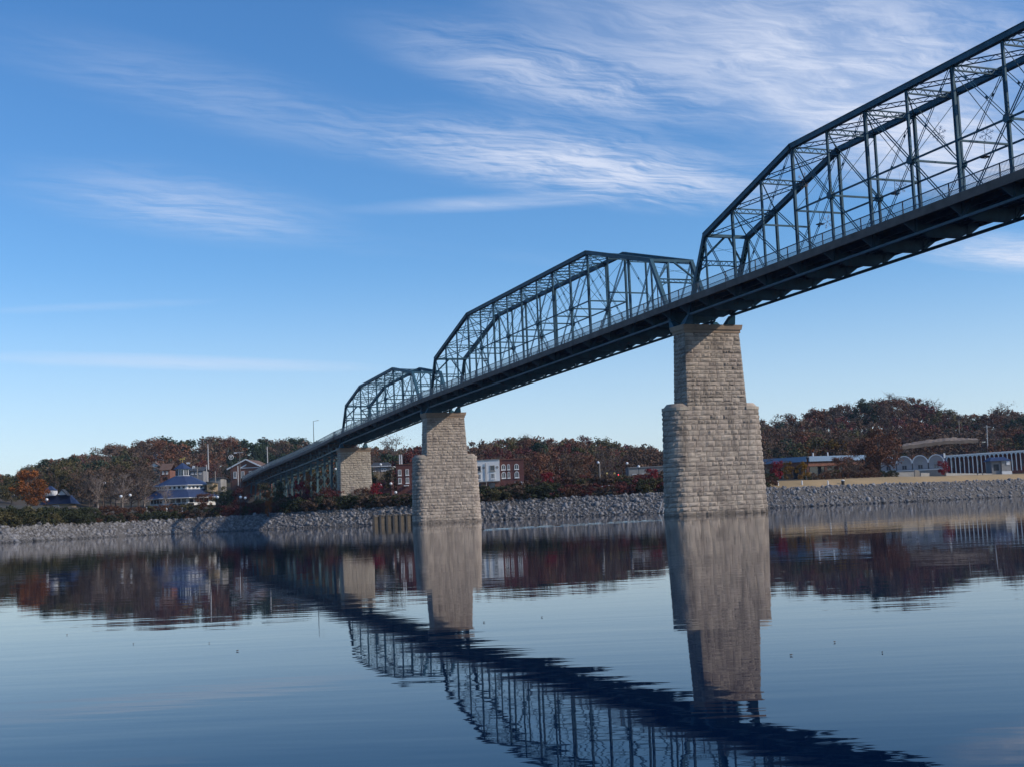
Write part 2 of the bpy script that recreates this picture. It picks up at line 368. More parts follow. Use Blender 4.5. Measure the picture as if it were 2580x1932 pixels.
def pair(mb, p, q, sep=0.22, w=0.05, h=0.10, battens=0):
    p = Vector(p); q = Vector(q); d = (q-p).normalized(); o = d.cross(Vector((1, 0, 0))).normalized()*sep/2
    mb.beam(p+o, q+o, w, h); mb.beam(p-o, q-o, w, h)
    for i in range(battens):
        c = p.lerp(q, (i+0.7)/(battens+0.4)); mb.beam(c-d*0.16, c+d*0.16, 0.04, sep)
def flake(name, c, size, label, m, ax=(0, 1, 0)):       # wire snowflake: six branched arms
    mb = MB(); ax = Vector(ax).normalized(); u_ = Vector((0, 0, 1)).cross(ax).normalized(); w_ = ax.cross(u_); c = Vector(c)
    for k in range(6):
        t = math.pi/3*k+0.2; d = u_*math.cos(t)+w_*math.sin(t); n_ = ax.cross(d)
        mb.beam(c, c+d*size, 0.03, 0.045, ax)
        for fr, ln in ((0.45, 0.33), (0.72, 0.24)):
            for s in (-1, 1): mb.beam(c+d*size*fr, c+d*size*(fr+ln*0.7)+n_*s*size*ln*0.8, 0.03, 0.035, ax)
    mb.tube([c+Vector((0, 0, size)), c+Vector((0, 0, size+0.9))], 0.012, 4)
    return tag(mb.build(name, m), label, 'decoration', 'wire snowflakes hung in the bridge trusses')

def truss_span(y_far, n, e, Pn, h1, h2, b1, b2, label, diags, ctrs, mid):
    """n panels counted from the far end y_far towards the photographer; h1 portal height, h2 full height, b1/b2 break panels"""
    ymid = y_far-(2*e+(n-2)*Pn)/2
    t = empty('truss_span', (TW/2, ymid, zd(ymid)+BC), label, 'bridge span', 'truss spans of the bridge')
    def Y(i): return y_far-(0 if i == 0 else (2*e+(n-2)*Pn if i == n else e+(i-1)*Pn))
    def H(i):
        if i <= b1: return h1+(h2-h1)*(i-1)/(b1-1)
        if i <= b2: return h2
        return h2+(h1-h2)*(i-b2)/(n-1-b2)
    def U(i, x): return Vector((x, Y(i), zd(Y(i))+H(i)))
    def L(i, x): return Vector((x, Y(i), zd(Y(i))+BC))
    def Mi(i, j, x): return (U(i, x)+L(j, x))/2
    span = abs(Y(0)-Y(n)); big = n > 12
    cw = 0.56 if big else 0.48
    for x in (0, TW):
        mb = MB(); idx = [1, b1, b2, n-1]          # built-up top chord, joints at the breaks
        for a, b in zip(idx[:-1], idx[1:]):
            pa, pb = U(a, x), U(b, x); d = (pb-pa).normalized()
            mb.beam(pa-d*0.12, pb+d*0.12, cw, 0.5 if big else 0.44)
            mb.beam(pa-d*0.1+Vector((0, 0, 0.27)), pb+d*0.1+Vector((0, 0, 0.27)), cw+0.12, 0.05)
        mb.build('top_chord', STEEL, t)
        for a, b in ((0, 1), (n, n-1)):
            mb = MB(); p, q = L(a, x), U(b, x)
            for s in (-1, 1): mb.beam(p+Vector((s*0.23, 0, 0)), q+Vector((s*0.23, 0, 0)), 0.05, 0.46)
            d = (q-p).normalized(); o = d.cross(Vector((1, 0, 0)))*(1 if a == 0 else -1)*0.23
            mb.beam(p+o, q+o, 0.5, 0.04)
            k = 22
            for i in range(k):
                c0 = p.lerp(q, i/k)-o; c1 = p.lerp(q, (i+1)/k)-o; s = 0.22*(1 if i % 2 else -1)
                mb.beam(c0+Vector((s, 0, 0)), c1-Vector((s, 0, 0)), 0.07, 0.03)
            mb.build('end_post', STEEL, t)
        for i in range(1, n):
            mb = MB(); main = (i % 2 == 0) == big or i in (b1, b2)
            if i in (1, n-1): hpost(mb, L(i, x), U(i, x), 0.18, 0.16)
            elif main: hpost(mb, L(i, x), U(i, x), 0.29, 0.24)
            else: hpost(mb, L(i, x), U(i, x), 0.22, 0.18)
            mb.build('post', STEEL, t)
        for i, j in diags:
            mb = MB(); pair(mb, U(i, x), L(j, x), 0.24, 0.05, 0.10); mb.build('diagonal', STEEL, t)
        for i, j in ctrs:
            mb = MB(); pair(mb, U(i, x), L(j, x), 0.24, 0.045, 0.06, 5); mb.build('counter_brace', STEEL, t)
        mb = MB()
        for s in (-0.14, 0.14): mb.beam(L(0, x)+Vector((s, 0, 0)), L(n, x)+Vector((s, 0, 0)), 0.06, 0.24)
        mb.build('bottom_chord', STEEL_L if x == 0 else STEEL, t)
        if mid:
            mb = MB(); i0, i1 = mid
            for a in range(i0, i1):
                za = zd(Y(a))+(h2+BC)/2; zb = zd(Y(a+1))+(h2+BC)/2
                mb.beam((x, Y(a), za), (x, Y(a+1), zb), 0.13, 0.17)
            mb.build('middle_rail_strut', STEEL, t)
            for i in range(i0+1, i1, 1):                    # pin plates where the diagonals cross
                if (i % 2 == 1) == big:
                    z = zd(Y(i))+(h2+BC)/2; mb = MB(); mb.lathe([(0.42, -0.26), (0.42, 0.26)], (0, 0, 0), 8)
                    mb.v = [(x+c, Y(i)+a, z+b) for a, b, c in mb.v]; mb.build('gusset_plate', STEEL, t)
    # cross members between the two trusses
    for i in range(2, n-1):
        mb = MB(); lattice(mb, U(i, 0)-Vector((0, 0, .3)), U(i, TW)-Vector((0, 0, .3)), 0.5 if big else 0.42, n=12); mb.build('top_strut', STEEL, t)
    for i in range(1, n-1):
        mb = MB(); dz = Vector((0, 0, 0.12))
        lattice(mb, U(i, 0)-dz, U(i+1, TW)-dz, 0.42, 0.05, (0.1, 0.09), n=14); mb.build('lateral_brace', STEEL, t)
        mb = MB(); mb.beam(U(i+1, 0)-dz, U(i, TW)-dz, 0.11, 0.11, (0, 0, 1)); mb.build('lateral_brace', STEEL, t)
    lo, hi = (mid[0], mid[1]) if mid else (3, n-3)
    for i in range(lo-1, hi+2):
        hh = min((h2+BC)/2, H(i)-2.0)
        z = zd(Y(i))+hh; mb = MB(); mb.beam((0, Y(i), z), (TW, Y(i), z), 0.13, 0.19, (0, 1, 0)); mb.build('sway_strut', STEEL, t)
    for i in range(max(lo, 2), min(hi, n-2)+1):           # crossed sway rods above the struts
        z = zd(Y(i))+min((h2+BC)/2, H(i)-2.0); mb = MB(); zt = zd(Y(i))+H(i)-.6
        mb.beam((0, Y(i), z), (TW, Y(i), zt), .045, .06); mb.beam((TW, Y(i), z), (0, Y(i), zt), .045, .06); mb.build('sway_rod', STEEL, t)
    for a, b in ((0, 1), (n, n-1)):               # portal frames in the plane of the end posts
        mb = MB(); A0, A1 = L(a, 0), U(b, 0); ex = Vector((TW, 0, 0)); d = A1-A0
        mb.beam(A1, A1+ex, 0.36, 0.42, (0, 0, 1)); 
        B = A0+d*0.66; lattice(mb, B, B+ex, 0.55, 0.06, (0.16, 0.1), n=16, updir=d)
        top = A1+ex/2
        for s in (0, 1): mb.beam(top+ex*(0.03 if s else -0.03), B+ex*s, 0.2, 0.2)
        for s in (0, 1):                         # curved knees of the portal arch
            pts = []
            for k in range(7):
                th = math.pi/2*k/6; pts.append(A0+d*(0.46+0.17*math.sin(th))+ex*(abs(s-0.26*(1-math.cos(th)))))
            for p0, p1 in zip(pts[:-1], pts[1:]): mb.beam(p0, p1, 0.14, 0.12)
            mb.beam(pts[3], B+ex*(abs(s-0.05)), 0.06, 0.06); mb.beam(pts[4], B+ex*(abs(s-0.14)), 0.06, 0.06)
        for f in (0.78, 0.9): mb.beam(B.lerp(A1, (f-0.66)/0.34), A1.lerp(B, (f-0.66)/0.34)+ex, 0.03, 0.03)
        mb.build('portal_frame', STEEL, t)
    # floor
    for i in range(0, n+1):
        zt = zd(Y(i))+DECK-0.35; zb = zd(Y(i))+BC-0.1; y = Y(i); mb = MB()
        poly = [(0.05, y-.08, zb+0.35), (1.2, y-.08, zb-.15), (TW-1.2, y-.08, zb-.15), (TW-.05, y-.08, zb+.35), (TW-.05, y-.08, zt), (0.05, y-.08, zt)]
        mb.prism(poly, (0, 0.16, 0)); mb.build('floor_beam', STEEL, t)
        for s in (-1, 1):
            x0 = 0 if s < 0 else TW; mb = MB()
            mb.prism([(x0+s*.2, y-.06, zb+.25), (x0+s*1.42, y-.06, zd(y)+FB-.02), (x0+s*1.42, y-.06, zt), (x0+s*.2, y-.06, zt)], (0, .12, 0))
            mb.build('sidewalk_bracket', STEEL_L if s < 0 else STEEL, t)
    y0, y1 = Y(n)-GAP+.02, Y(0)+GAP-.02
    def slab(x0, x1, a, b):
        mb = MB(); mb.hexa([(x0, y0, zd(y0)+a), (x1, y0, zd(y0)+a), (x1, y1, zd(y1)+a), (x0, y1, zd(y1)+a), (x0, y0, zd(y0)+b), (x1, y0, zd(y0)+b), (x1, y1, zd(y1)+b), (x0, y1, zd(y1)+b)]); return mb
    slab(-1.4, TW+1.4, DECK-0.22, DECK).build('deck', DECKM, t)
    for x in (0.8, 2.0, TW/2, TW-2.0, TW-0.8): slab(x-.11, x+.11, DECK-0.75, DECK-0.23).build('stringer', STEEL, t)
    for x in (-1.5, TW+1.38): slab(x, x+.12, FB, DECK+.06).build('fascia_board', FASC, t)
    for x in (-1.36, TW+1.36): railing(t, x, y0, y1, [y1]+[Y(i) for i in range(n+1)]+[y0])
    return t, Y, U, L
def railing(t, x, y0, y1, posts):
    r_ = MB()
    for hgt, w in ((1.28, 0.09), (0.50, 0.05), (0.10, 0.05)):
        for a, b in zip(posts[:-1], posts[1:]): r_.beam((x, a, zd(a)+DECK+hgt), (x, b, zd(b)+DECK+hgt), w, w)
    ro = r_.build('railing', RAILM, t)
    for y in posts:
        mb = MB(); mb.beam((x, y, zd(y)+DECK-.5), (x, y, zd(y)+DECK+1.33), .1, .1); mb.build('railing_post', RAILM, ro)
    s = MB(); y = y0; st = 0.15
    V = []; F = []
    k = int((y1-y0)/st)
    for i in range(k):
        y = y0+i*st; z = zd(y)+DECK
        for (ya, za, yb, zb) in ((0, .50, st*.5, 1.26), (0, .1, st*2, .50), (st*2, .1, 0, .50)):
            o = len(V); w = 0.021
            V += [(x, y+ya-w, z+za), (x, y+ya+w, z+za), (x, y+yb+w, z+zb), (x, y+yb-w, z+zb), (x+.02, y+ya, z+za), (x+.02, y+yb, z+zb)]
            F += [(o, o+1, o+2, o+3), (o+1, o+4, o+5, o+2), (o+4, o, o+3, o+5)]
    s.v = V; s.f = F; so = s.build('picket_screen', RAILM, ro); so['kind'] = 'stuff'
    return ro

PB = (97.54-2*4.7247)/14; PS = (64.0-2*5.5328)/8
D16 = [(1, 2), (2, 4), (4, 6), (6, 8), (15, 14), (14, 12), (12, 10), (10, 8)]
C16 = [(4, 2), (6, 4), (8, 6), (8, 10), (10, 12), (12, 14)]
near_span, YN, UN, LN = truss_span(-GAP, 16, 4.7247, PB, 6.5, 11.72, 4, 12, 'largest nearest blue-green steel truss span entering at the top right', D16, C16, (4, 12))
mid_span, YM, UM, LM = truss_span(97.54+GAP, 16, 4.7247, PB, 6.5, 11.72, 4, 12, 'middle blue-green steel truss span between the two piers in the river', D16, C16, (4, 12))
far_span, YF, UF, LF = truss_span(97.54+3*GAP+64.0, 10, 5.5328, PS, 6.03, 8.85, 3, 7, 'smallest farthest truss span landing on the pier on the bank', [(1, 3), (3, 5), (7, 5), (9, 7)], [(3, 1), (5, 3), (5, 7), (7, 9)], (3, 7))

# ------------------------------------------------------------------ stone piers
def pier_path(a, r, cy, rounded, n=14):     # closed plan outline, starting at the left back corner, counter-clockwise seen from above
    cx = 3.5; pts = []
    if rounded:
        for k in range(n+1):
            t = math.pi/2+math.pi*k/n; pts.append((cx-a+r*math.cos(t), cy+r*math.sin(t)))
        for k in range(n+1):
            t = -math.pi/2+math.pi*k/n; pts.append((cx+a+r*math.cos(t), cy+r*math.sin(t)))
    else:
        pts = [(cx-a, cy+r), (cx-a, cy-r), (cx+a, cy-r), (cx+a, cy+r)]
    return pts
def path_at(pts, s):
    P2 = pts+[pts[0]]; tot = 0; seg = []
    for p, q in zip(P2[:-1], P2[1:]):
        l = math.hypot(q[0]-p[0], q[1]-p[1]); seg.append((tot, l, p, q)); tot += l
    s = (s % 1.0)*tot
    for t0, l, p, q in seg:
        if s <= t0+l+1e-9 and l > 1e-9:
            k = (s-t0)/l; nx, ny = (q[1]-p[1])/l, -(q[0]-p[0])/l
            return p[0]+(q[0]-p[0])*k, p[1]+(q[1]-p[1])*k, nx, ny
def path_len(pts):
    P2 = pts+[pts[0]]; return sum(math.hypot(q[0]-p[0], q[1]-p[1]) for p, q in zip(P2[:-1], P2[1:]))
def corner_s(pts):
    L_ = path_len(pts); P2 = pts+[pts[0]]; t = 0; o = []
    for p, q in zip(P2[:-1], P2[1:]): o.append(t/L_); t += math.hypot(q[0]-p[0], q[1]-p[1])
    return o
def stone_pier(cy, label, sections, cap_z, cap, smat, ledge=None):
    """sections: (z0, z1, (a0,r0), (a1,r1), rounded, course height, stone length)"""
    zb = sections[0][0]
    t = empty('bridge_pier', (3.5, cy, zb), label, 'pier', 'stone piers of the bridge')
    cells = []
    core = MB()
    for z0, z1, (a0, r0), (a1, r1), rd, ch, sl in sections:
        p0 = pier_path(a0-0.09, r0-0.09, cy, rd); p1 = pier_path(a1-0.09, r1-0.09, cy, rd); n = len(p0)
        core.add([(x, y, z0) for x, y in p0]+[(x, y, z1) for x, y in p1], [(i, (i+1) % n, n+(i+1) % n, n+i) for i in range(n)]+[tuple(range(n, 2*n)), tuple(reversed(range(n)))])
        nc = max(1, round((z1-z0)/ch)); hs = rng.uniform(0.8, 1.2, nc); hs = np.cumsum(hs)/hs.sum()
        zs = [z0]+[z0+(z1-z0)*h for h in hs]
        for ci in range(nc):
            za, zc = zs[ci], zs[ci+1]
            fa, fc = (za-z0)/(z1-z0), (zc-z0)/(z1-z0)
            pa = pier_path(a0+(a1-a0)*fa, r0+(r1-r0)*fa, cy, rd); pc = pier_path(a0+(a1-a0)*fc, r0+(r1-r0)*fc, cy, rd)
            tot = path_len(pa); edges = corner_s(pa) if not rd else [0.0]
            edges = edges+[edges[0]+1.0]
            for s0, s1 in zip(edges[:-1], edges[1:]):
                m = max(2, round((s1-s0)*tot/sl)); ws = rng.uniform(0.6, 1.4, m); ws = np.cumsum(ws)/ws.sum()
                if rd: off = rng.uniform(0, 1/m)
                else: off = 0
                ss = [s0]+[s0+(s1-s0)*w for w in ws]
                for a, b in zip(ss[:-1], ss[1:]): cells.append((pa, pc, a+off, b+off, za, zc, rd))
    core.build('core', MORTAR, t)
    singles = []; rest = MB()
    NX, NZ = 4, 3
    made = []
    for pa, pc, a, b, za, zc, rd in cells:
        g = 0.02; vs = []; bulge = rng.uniform(0.02, 0.10)
        L_ = path_len(pa); ga = g/L_
        for j in range(NZ+1):
            fz = j/NZ; z = za+g+(zc-za-2*g)*fz
            for i in range(NX+1):
                fx = i/NX; s = a+ga+(b-a-2*ga)*fx
                s = min(s, b-ga)
                x0, y0, nx, ny = path_at(pa, s if rd else min(max(s, a+1e-6), b-1e-6)); x1, y1, _, _ = path_at(pc, s if rd else min(max(s, a+1e-6), b-1e-6))
                inner = (0 < i < NX) and (0 < j < NZ)
                d = (bulge+rng.uniform(-.05, .06)) if inner else rng.uniform(-0.025, 0.025)
                vs.append((x0+(x1-x0)*fz+nx*d, y0+(y1-y0)*fz+ny*d, z))
        o = len(vs)
        rim = [i for i in range(NX+1)]+[j*(NX+1)+NX for j in range(1, NZ+1)]+[NZ*(NX+1)+i for i in range(NX-1, -1, -1)]+[j*(NX+1) for j in range(NZ-1, 0, -1)]
        sm = (a+b)/2; _, _, nx, ny = path_at(pa, sm)
        back = [(vs[k][0]-nx*.14, vs[k][1]-ny*.14, vs[k][2]) for k in rim]
        fs = [(j*(NX+1)+i, j*(NX+1)+i+1, (j+1)*(NX+1)+i+1, (j+1)*(NX+1)+i) for j in range(NZ) for i in range(NX)]
        m = len(rim); fs += [(rim[k], o+k, o+(k+1) % m, rim[(k+1) % m]) for k in range(m)]
        xm, ym, nx, ny = path_at(pa, sm)
        vis = (CAM[0]-xm)*nx+(CAM[1]-ym)*ny; dist = math.hypot(CAM[0]-xm, CAM[1]-ym)
        area = (b-a)*L_*(zc-za)*max(vis/dist, 0)
        made.append((area, vs+back, fs))
    made.sort(key=lambda q: -q[0])
    for k, (ar, vs, fs) in enumerate(made):
        if k < 296 and ar > 0: MB().add(vs, fs).build('stone', smat, t)
        else: rest.add(vs, fs)
    ro = rest.build('stonework', smat, t); ro['kind'] = 'stuff'
    # coping slabs
    for name, (z0, z1, a, r, rd, m) in (ledge or []):
        mb = MB(); p0 = pier_path(a[0], r[0], cy, rd, 16); p1 = pier_path(a[1], r[1], cy, rd, 16); n = len(p0)
        mb.add([(x, y, z0) for x, y in p0]+[(x, y, z1) for x, y in p1], [(i, (i+1) % n, n+(i+1) % n, n+i) for i in range(n)]+[tuple(range(n, 2*n)), tuple(reversed(range(n)))])
        mb.build(name, m, t)
    return t
def nose(mb, cx, cy, xs, r0, r1, z0, z1, xs1=None):   # half-round slab on the end of a pier, from the shaft face out
    sg = 1 if cx > xs else -1; n = 12; lo = []; hi = []
    for rr, z, lst, xa in ((r0, z0, lo, xs), (r1, z1, hi, xs if xs1 is None else xs1)):
        lst.append((xa, cy-sg*rr, z))
        for k in range(n+1):
            t = -math.pi/2+math.pi*k/n; lst.append((cx+sg*rr*math.cos(t), cy+sg*rr*math.sin(t), z))
        lst.append((xa, cy+sg*rr, z))
    m = len(lo); mb.add(lo+hi, [(i, (i+1) % m, m+(i+1) % m, m+i) for i in range(m)]+[tuple(range(m, 2*m)), tuple(reversed(range(m)))])
def river_pier(cy, zc, zl, label):
    t = stone_pier(cy, label, [(-1.5, zl, (4.98, 2.08), (4.78, 1.74), True, 0.62, 1.25), (zl, zc-1.0, (4.22, 1.70), (3.86, 1.42), False, 0.50, 1.1)], zc, None, STONE,
        [('necking_course', (zc-0.996, zc-0.62, (3.98, 3.98), (1.52, 1.52), False, CAPM)), ('cap_stone', (zc-0.616, zc, (4.1, 4.22), (1.66, 1.76), False, CAPM))])
    for s in (-1, 1):
        mb = MB(); nose(mb, 3.5+s*4.78, cy, 3.5+s*4.0, 1.84, 1.84, zl+.01, zl+.40); mb.build('nose_coping', STONE_W, t)
        mb = MB(); nose(mb, 3.5+s*4.70, cy, 3.5+s*4.0, 1.70, 1.30, zl+.404, zl+.85); mb.build('nose_weathering', STONE, t)
river_pier(0.0, 23.25, 12.75, 'tall near stone pier in the river, largest, lit tan with rounded dark left end')
river_pier(102.0, 21.35, 12.4, 'second stone pier in the river, farther left, standing before the brick row')
stone_pier(170.0, 'pale squared stone pier on the bank where the truss spans end', [(4.6, 17.75, (4.05, 1.75), (3.72, 1.5), False, 0.52, 1.15)], 18.75, None, STONE_W,
    [('necking_course', (17.754, 18.15, (3.84, 3.84), (1.6, 1.6), False, CAPM)), ('cap_stone', (18.154, 18.75, (3.95, 4.05), (1.72, 1.8), False, CAPM))])
for ys, zc in (((0-GAP, GAP), 23.25), ((102-GAP, 102+GAP), 21.35), ((170-1.75,), 18.75)):     # bearing shoes under the truss ends
    for y in ys:
        sp = min((near_span, mid_span, far_span), key=lambda o: 0 if abs(y-o.location.y) < 52 and (y-o.location.y)*0 == 0 and ((o is near_span and y < 0) or (o is mid_span and 0 < y < 101) or (o is far_span and y > 102)) else 1)
        yy = y*0.62 if abs(y) < 5 else (102+(y-102)*0.62 if abs(y-102) < 5 else y)
        for x in (0, TW):
            zt = zd(y)+BC-.1; mb = MB(); mb.hexa([(x-.6, yy-.55, zc+.004), (x+.6, yy-.55, zc+.004), (x+.6, yy+.55, zc+.004), (x-.6, yy+.55, zc+.004), (x-.32, y-.3, zt), (x+.32, y-.3, zt), (x+.32, y+.3, zt), (x-.32, y+.3, zt)])
            mb.build('bearing_shoe', STEEL, sp)

# ------------------------------------------------------------------ approach viaduct beyond the last pier
AP = [(168.9, 22.04), (190, 20.85), (215, 19.85), (249, 18.75), (284, 17.0), (300, 15.7), (309, 14.75)]
def za(y): return float(np.interp(y, [a for a, b in AP], [b for a, b in AP]))
_zd0 = zd
def approach():
    global zd
    t = empty('approach_viaduct', (TW/2, 235, 7), 'long blue-green steel approach viaduct sloping down left to the bank', 'viaduct')
    ys = list(np.linspace(169, 309, 15))
    zd = lambda y: za(y)
    for x0, x1, a, b, nm, m in ((-1.4, TW+1.4, DECK-.25, DECK, 'deck', DECKM), (-1.5, -1.38, FB+.1, DECK+.06, 'fascia_board', FASC), (TW+1.38, TW+1.5, FB+.1, DECK+.06, 'fascia_board', FASC)):
        mb = MB()
        for p, q in zip(ys[:-1], ys[1:]):
            mb.hexa([(x0, p, za(p)+a), (x1, p, za(p)+a), (x1, q, za(q)+a), (x0, q, za(q)+a), (x0, p, za(p)+b), (x1, p, za(p)+b), (x1, q, za(q)+b), (x0, q, za(q)+b)])
        mb.build(nm, m, t)
    for x in (-0.4, TW/2, TW+0.4):
        mb = MB()
        for p, q in zip(ys[:-1], ys[1:]):
            lo = 2.6 if q < 280 else 1.6
            lattice(mb, (x, p, za(p)-.75-lo/2), (x, q, za(q)-.75-lo/2), lo, 0.16, (0.3, 0.26), n=4)
            mb.beam((x, q, za(q)-.75), (x, q, za(q)-.75-lo), .18, .18)
        mb.build('deck_truss', STEEL_G, t)
    for i, y in enumerate(ys):
        mb = MB(); zt = za(y)-.7; mb.beam((-1.3, y, zt), (TW+1.3, y, zt), .3, .5, (0, 1, 0)); mb.build('floor_beam', STEEL, t)
    for i, y in enumerate(np.linspace(176, 282, 15)):        # steel bents
        zt = za(y)-(3.4 if y < 270 else 2.3); g = ground(0, y)-.4
        if zt-g < 1.2: continue
        mb = MB()
        for x in (-0.4, TW+.4): hpost(mb, (x-(0.5 if x < 0 else -.5), y, g), (x, y, zt), .5, .45)
        mb.beam((-.4, y, zt), (TW+.4, y, zt), .3, .4, (0, 1, 0))
        mb.beam((-.6, y, g+.6), (TW+.4, y, zt-.3), .1, .12, (0, 1, 0)); mb.beam((TW+.6, y, g+.6), (-.4, y, zt-.3), .1, .12, (0, 1, 0))
        mb.build('steel_bent', STEEL_G, t)
    for x in (-1.36, TW+1.36): railing(t, x, 168.9, 308.9, ys)
    zd = _zd0
approach()

# ------------------------------------------------------------------ lamps and decorations on the bridge
def pendant(c, drop, label):
    mb = MB(); c = Vector(c); mb.tube([c, c-Vector((0, 0, drop))], 0.025, 5)
    t = empty('hanging_lamp', c-Vector((0, 0, drop)), label, 'lamp', 'lamps hung above the bridge walkway'); mb.build('stem', DARK, t)
    mb = MB(); mb.lathe([(0.05, .16), (0.12, .08), (0.46, -.02), (0.44, -.06)], c-Vector((0, 0, drop)), 10); mb.build('lamp_shade', DARK, t)
    mb = MB(); mb.lathe([(0.1, -.064), (0.12, -.14), (0.05, -.2)], c-Vector((0, 0, drop)), 8); mb.build('bulb', GLOBE, t)
ordw = ['first', 'second', 'third', 'fourth', 'fifth']
for k, i in enumerate((4, 6, 8, 10)):
    z = zd(YN(i))+4.66; pendant((TW/2, YN(i), z), 1.2, f'hanging lamp under a cross strut of the largest span, {ordw[k]} from its portal')
for k, i in enumerate((4, 8, 12)):
    z = zd(YM(i))+4.66; pendant((TW/2, YM(i), z), 1.2, f'hanging lamp under a cross strut of the middle span, {ordw[k]} from its far portal')
FLK = mat('wire_snowflake', (0.50, 0.52, 0.58), 0.5)
FLKB = mat('rusty_snowflake', (0.42, 0.22, 0.15), 0.6)
flake('snowflake', (TW-.34, YN(3), zd(YN(3))+10.0), 1.0, 'brown wire snowflake fixed on the far upper chord of the largest span', FLKB, (-1, -.3, 0))
for n_, (i, h, w) in enumerate(((3.5, 4.6, 'low beside the portal end'), (5.5, 5.1, 'beside the second lamp from the portal'), (6.5, 8.7, 'just below the upper chord'), (7.5, 6.7, 'below the upper chord, near the middle posts'), (8.5, 3.7, 'low above the railing, near the right edge'), (8.55, 8.3, 'nearest the right edge, high up'))):
    y = -GAP-4.7247-(i-1)*PB
    flake('snowflake', (TW+.25, y, zd(y)+h), 0.8, f'pale wire snowflake in the largest truss span, {w}', FLK, (-1, -.3, 0))
def lamp_post(p, h, label, arm=1.2):
    p = Vector(p); t = empty('street_lamp', p, label, 'street lamp', 'street lamps')
    MB().tube([p, p+Vector((0, 0, h))], [0.1, 0.06], 6).build('pole', DARK, t)
    q = p+Vector((0, 0, h)); MB().tube([q-Vector((0, 0, .1)), q+Vector((arm*GR[0], arm*GR[1], .15))], 0.04, 5).build('arm', DARK, t)
    e_ = q+Vector((arm*GR[0], arm*GR[1], .1)); MB().lathe([(0.06, .08), (.26, 0), (.24, -.05)], e_, 8).build('lamp_head', DARK, t)
lamp_post((-1.2, 191.5, za(191.5)+DECK), 6.9, 'tall lone light pole on the approach viaduct against the sky')
lamp_post((0.6, YM(15)-.3, zd(YM(15))+DECK), 4.0, 'dark lamp post inside the near portal of the middle span', 0.7)
# ------------------------------------------------------------------ town on the far bank
class Bld:
    def __init__(s, name, label, cat, u0, v0, d, rot=0.0, group=None):
        s.d = d; s.u0 = u0; s.v0 = v0; p = at(u0, v0, d)
        s.t = empty(name, p, label, cat, group, -YAW+rot); s.k = d/FPX; s.tilt = math.tan(-ROL)
        s.front = {}
    def X(s, u): return (u-s.u0)*s.k
    def Z(s, v): return (s.v0-v)*s.k
    def ZU(s, u, v): return (s.v0-v-(u-s.u0)*s.tilt)*s.k       # allow for the tilted horizon
    def part(s, mb, name, m, parent=None, smooth=False):
        o = mb.build(name, m, None, False, smooth); o.parent = parent or s.t; return o
    def wall(s, x0, x1, z0, z1, dep, m, name='wall', y=0.0):
        return s.part(MB().box(x0, x1, y, y+dep, z0, z1), name, m)
    def window(s, x0, x1, z0, z1, y=0.0, arch=False, frame=WHITE, sill=True, fw=None, pane=GLASS, mull=1):
        w = fw or min(0.14, (x1-x0)*0.16); mb = MB()
        if arch:
            n = 8; r_ = (x1-x0)/2; zc = z1-r_; xc = (x0+x1)/2
            mb.box(x0, x0+w, y-.10, y+.05, z0, zc); mb.box(x1-w, x1, y-.10, y+.05, z0, zc); mb.box(x0+w, x1-w, y-.10, y+.05, z0, z0+w)
            for k in range(n):
                a0, a1 = math.pi*k/n, math.pi*(k+1)/n
                q = [(xc+rr*math.cos(a), zc+rr*math.sin(a)) for rr, a in ((r_-w, a0), (r_, a0), (r_, a1), (r_-w, a1))]
                mb.hexa([(x, y-.10, z) for x, z in q]+[(x, y+.05, z) for x, z in q])
        else:
            mb.box(x0, x0+w, y-.10, y+.05, z0, z1); mb.box(x1-w, x1, y-.10, y+.05, z0, z1); mb.box(x0+w, x1-w, y-.10, y+.05, z0, z0+w); mb.box(x0+w, x1-w, y-.10, y+.05, z1-w, z1)
        for i in range(mull):
            xm = x0+(x1-x0)*(i+1)/(mull+1); mb.box(xm-w*.3, xm+w*.3, y-.08, y-.03, z0+w, z1-w)
        o = s.part(mb, 'window', frame)
        pm = MB()
        if arch:
            pts = [(x0+w, z0+w), (x1-w, z0+w)]+[(xc+(r_-w)*math.cos(math.pi*k/n), zc+(r_-w)*math.sin(math.pi*k/n)) for k in range(n+1)]
            pm.prism([(x, y-.02, z) for x, z in pts], (0, .02, 0))
        else: pm.box(x0+w, x1-w, y-.03, y-.005, z0+w, z1-w)
        s.part(pm, 'pane', pane, o)
        if sill: s.part(MB().box(x0-.1, x1+.1, y-.2, y-.001, z0-.14, z0-.004), 'sill', frame, o)
        return o
    def gable(s, x0, x1, z0, z1, dep, m, name='roof', th=0.18, ov=0.3, y=0.0):     # ridge runs away from the viewer
        xm = (x0+x1)/2; sl = (z1-z0)/(xm-x0)
        poly = [(x0-ov, y-ov, z0-ov*sl), (xm, y-ov, z1), (x1+ov, y-ov, z0-ov*sl), (x1+ov, y-ov, z0-ov*sl+th), (xm, y-ov, z1+th*1.2), (x0-ov, y-ov, z0-ov*sl+th)]
        return s.part(MB().prism(poly, (0, dep+2*ov, 0)), name, m)
    def gable_wall(s, x0, x1, z0, z1, dep, m, y=0.0):
        return s.part(MB().prism([(x0, y, z0), (x1, y, z0), ((x0+x1)/2, y, z1-.02)], (0, dep, 0)), 'gable', m)
    def side_roof(s, x0, x1, z0, z1, dep, m, ov=0.4, th=0.15, y=0.0):              # ridge runs across the view
        ym = y+dep/2
        return s.part(MB().prism([(x0-ov, y-ov, z0), (x0-ov, ym, z1), (x0-ov, y+dep+ov, z0), (x0-ov, y+dep+ov, z0+th), (x0-ov, ym, z1+th*1.2), (x0-ov, y-ov, z0+th)], (x1-x0+2*ov, 0, 0)), 'roof', m)

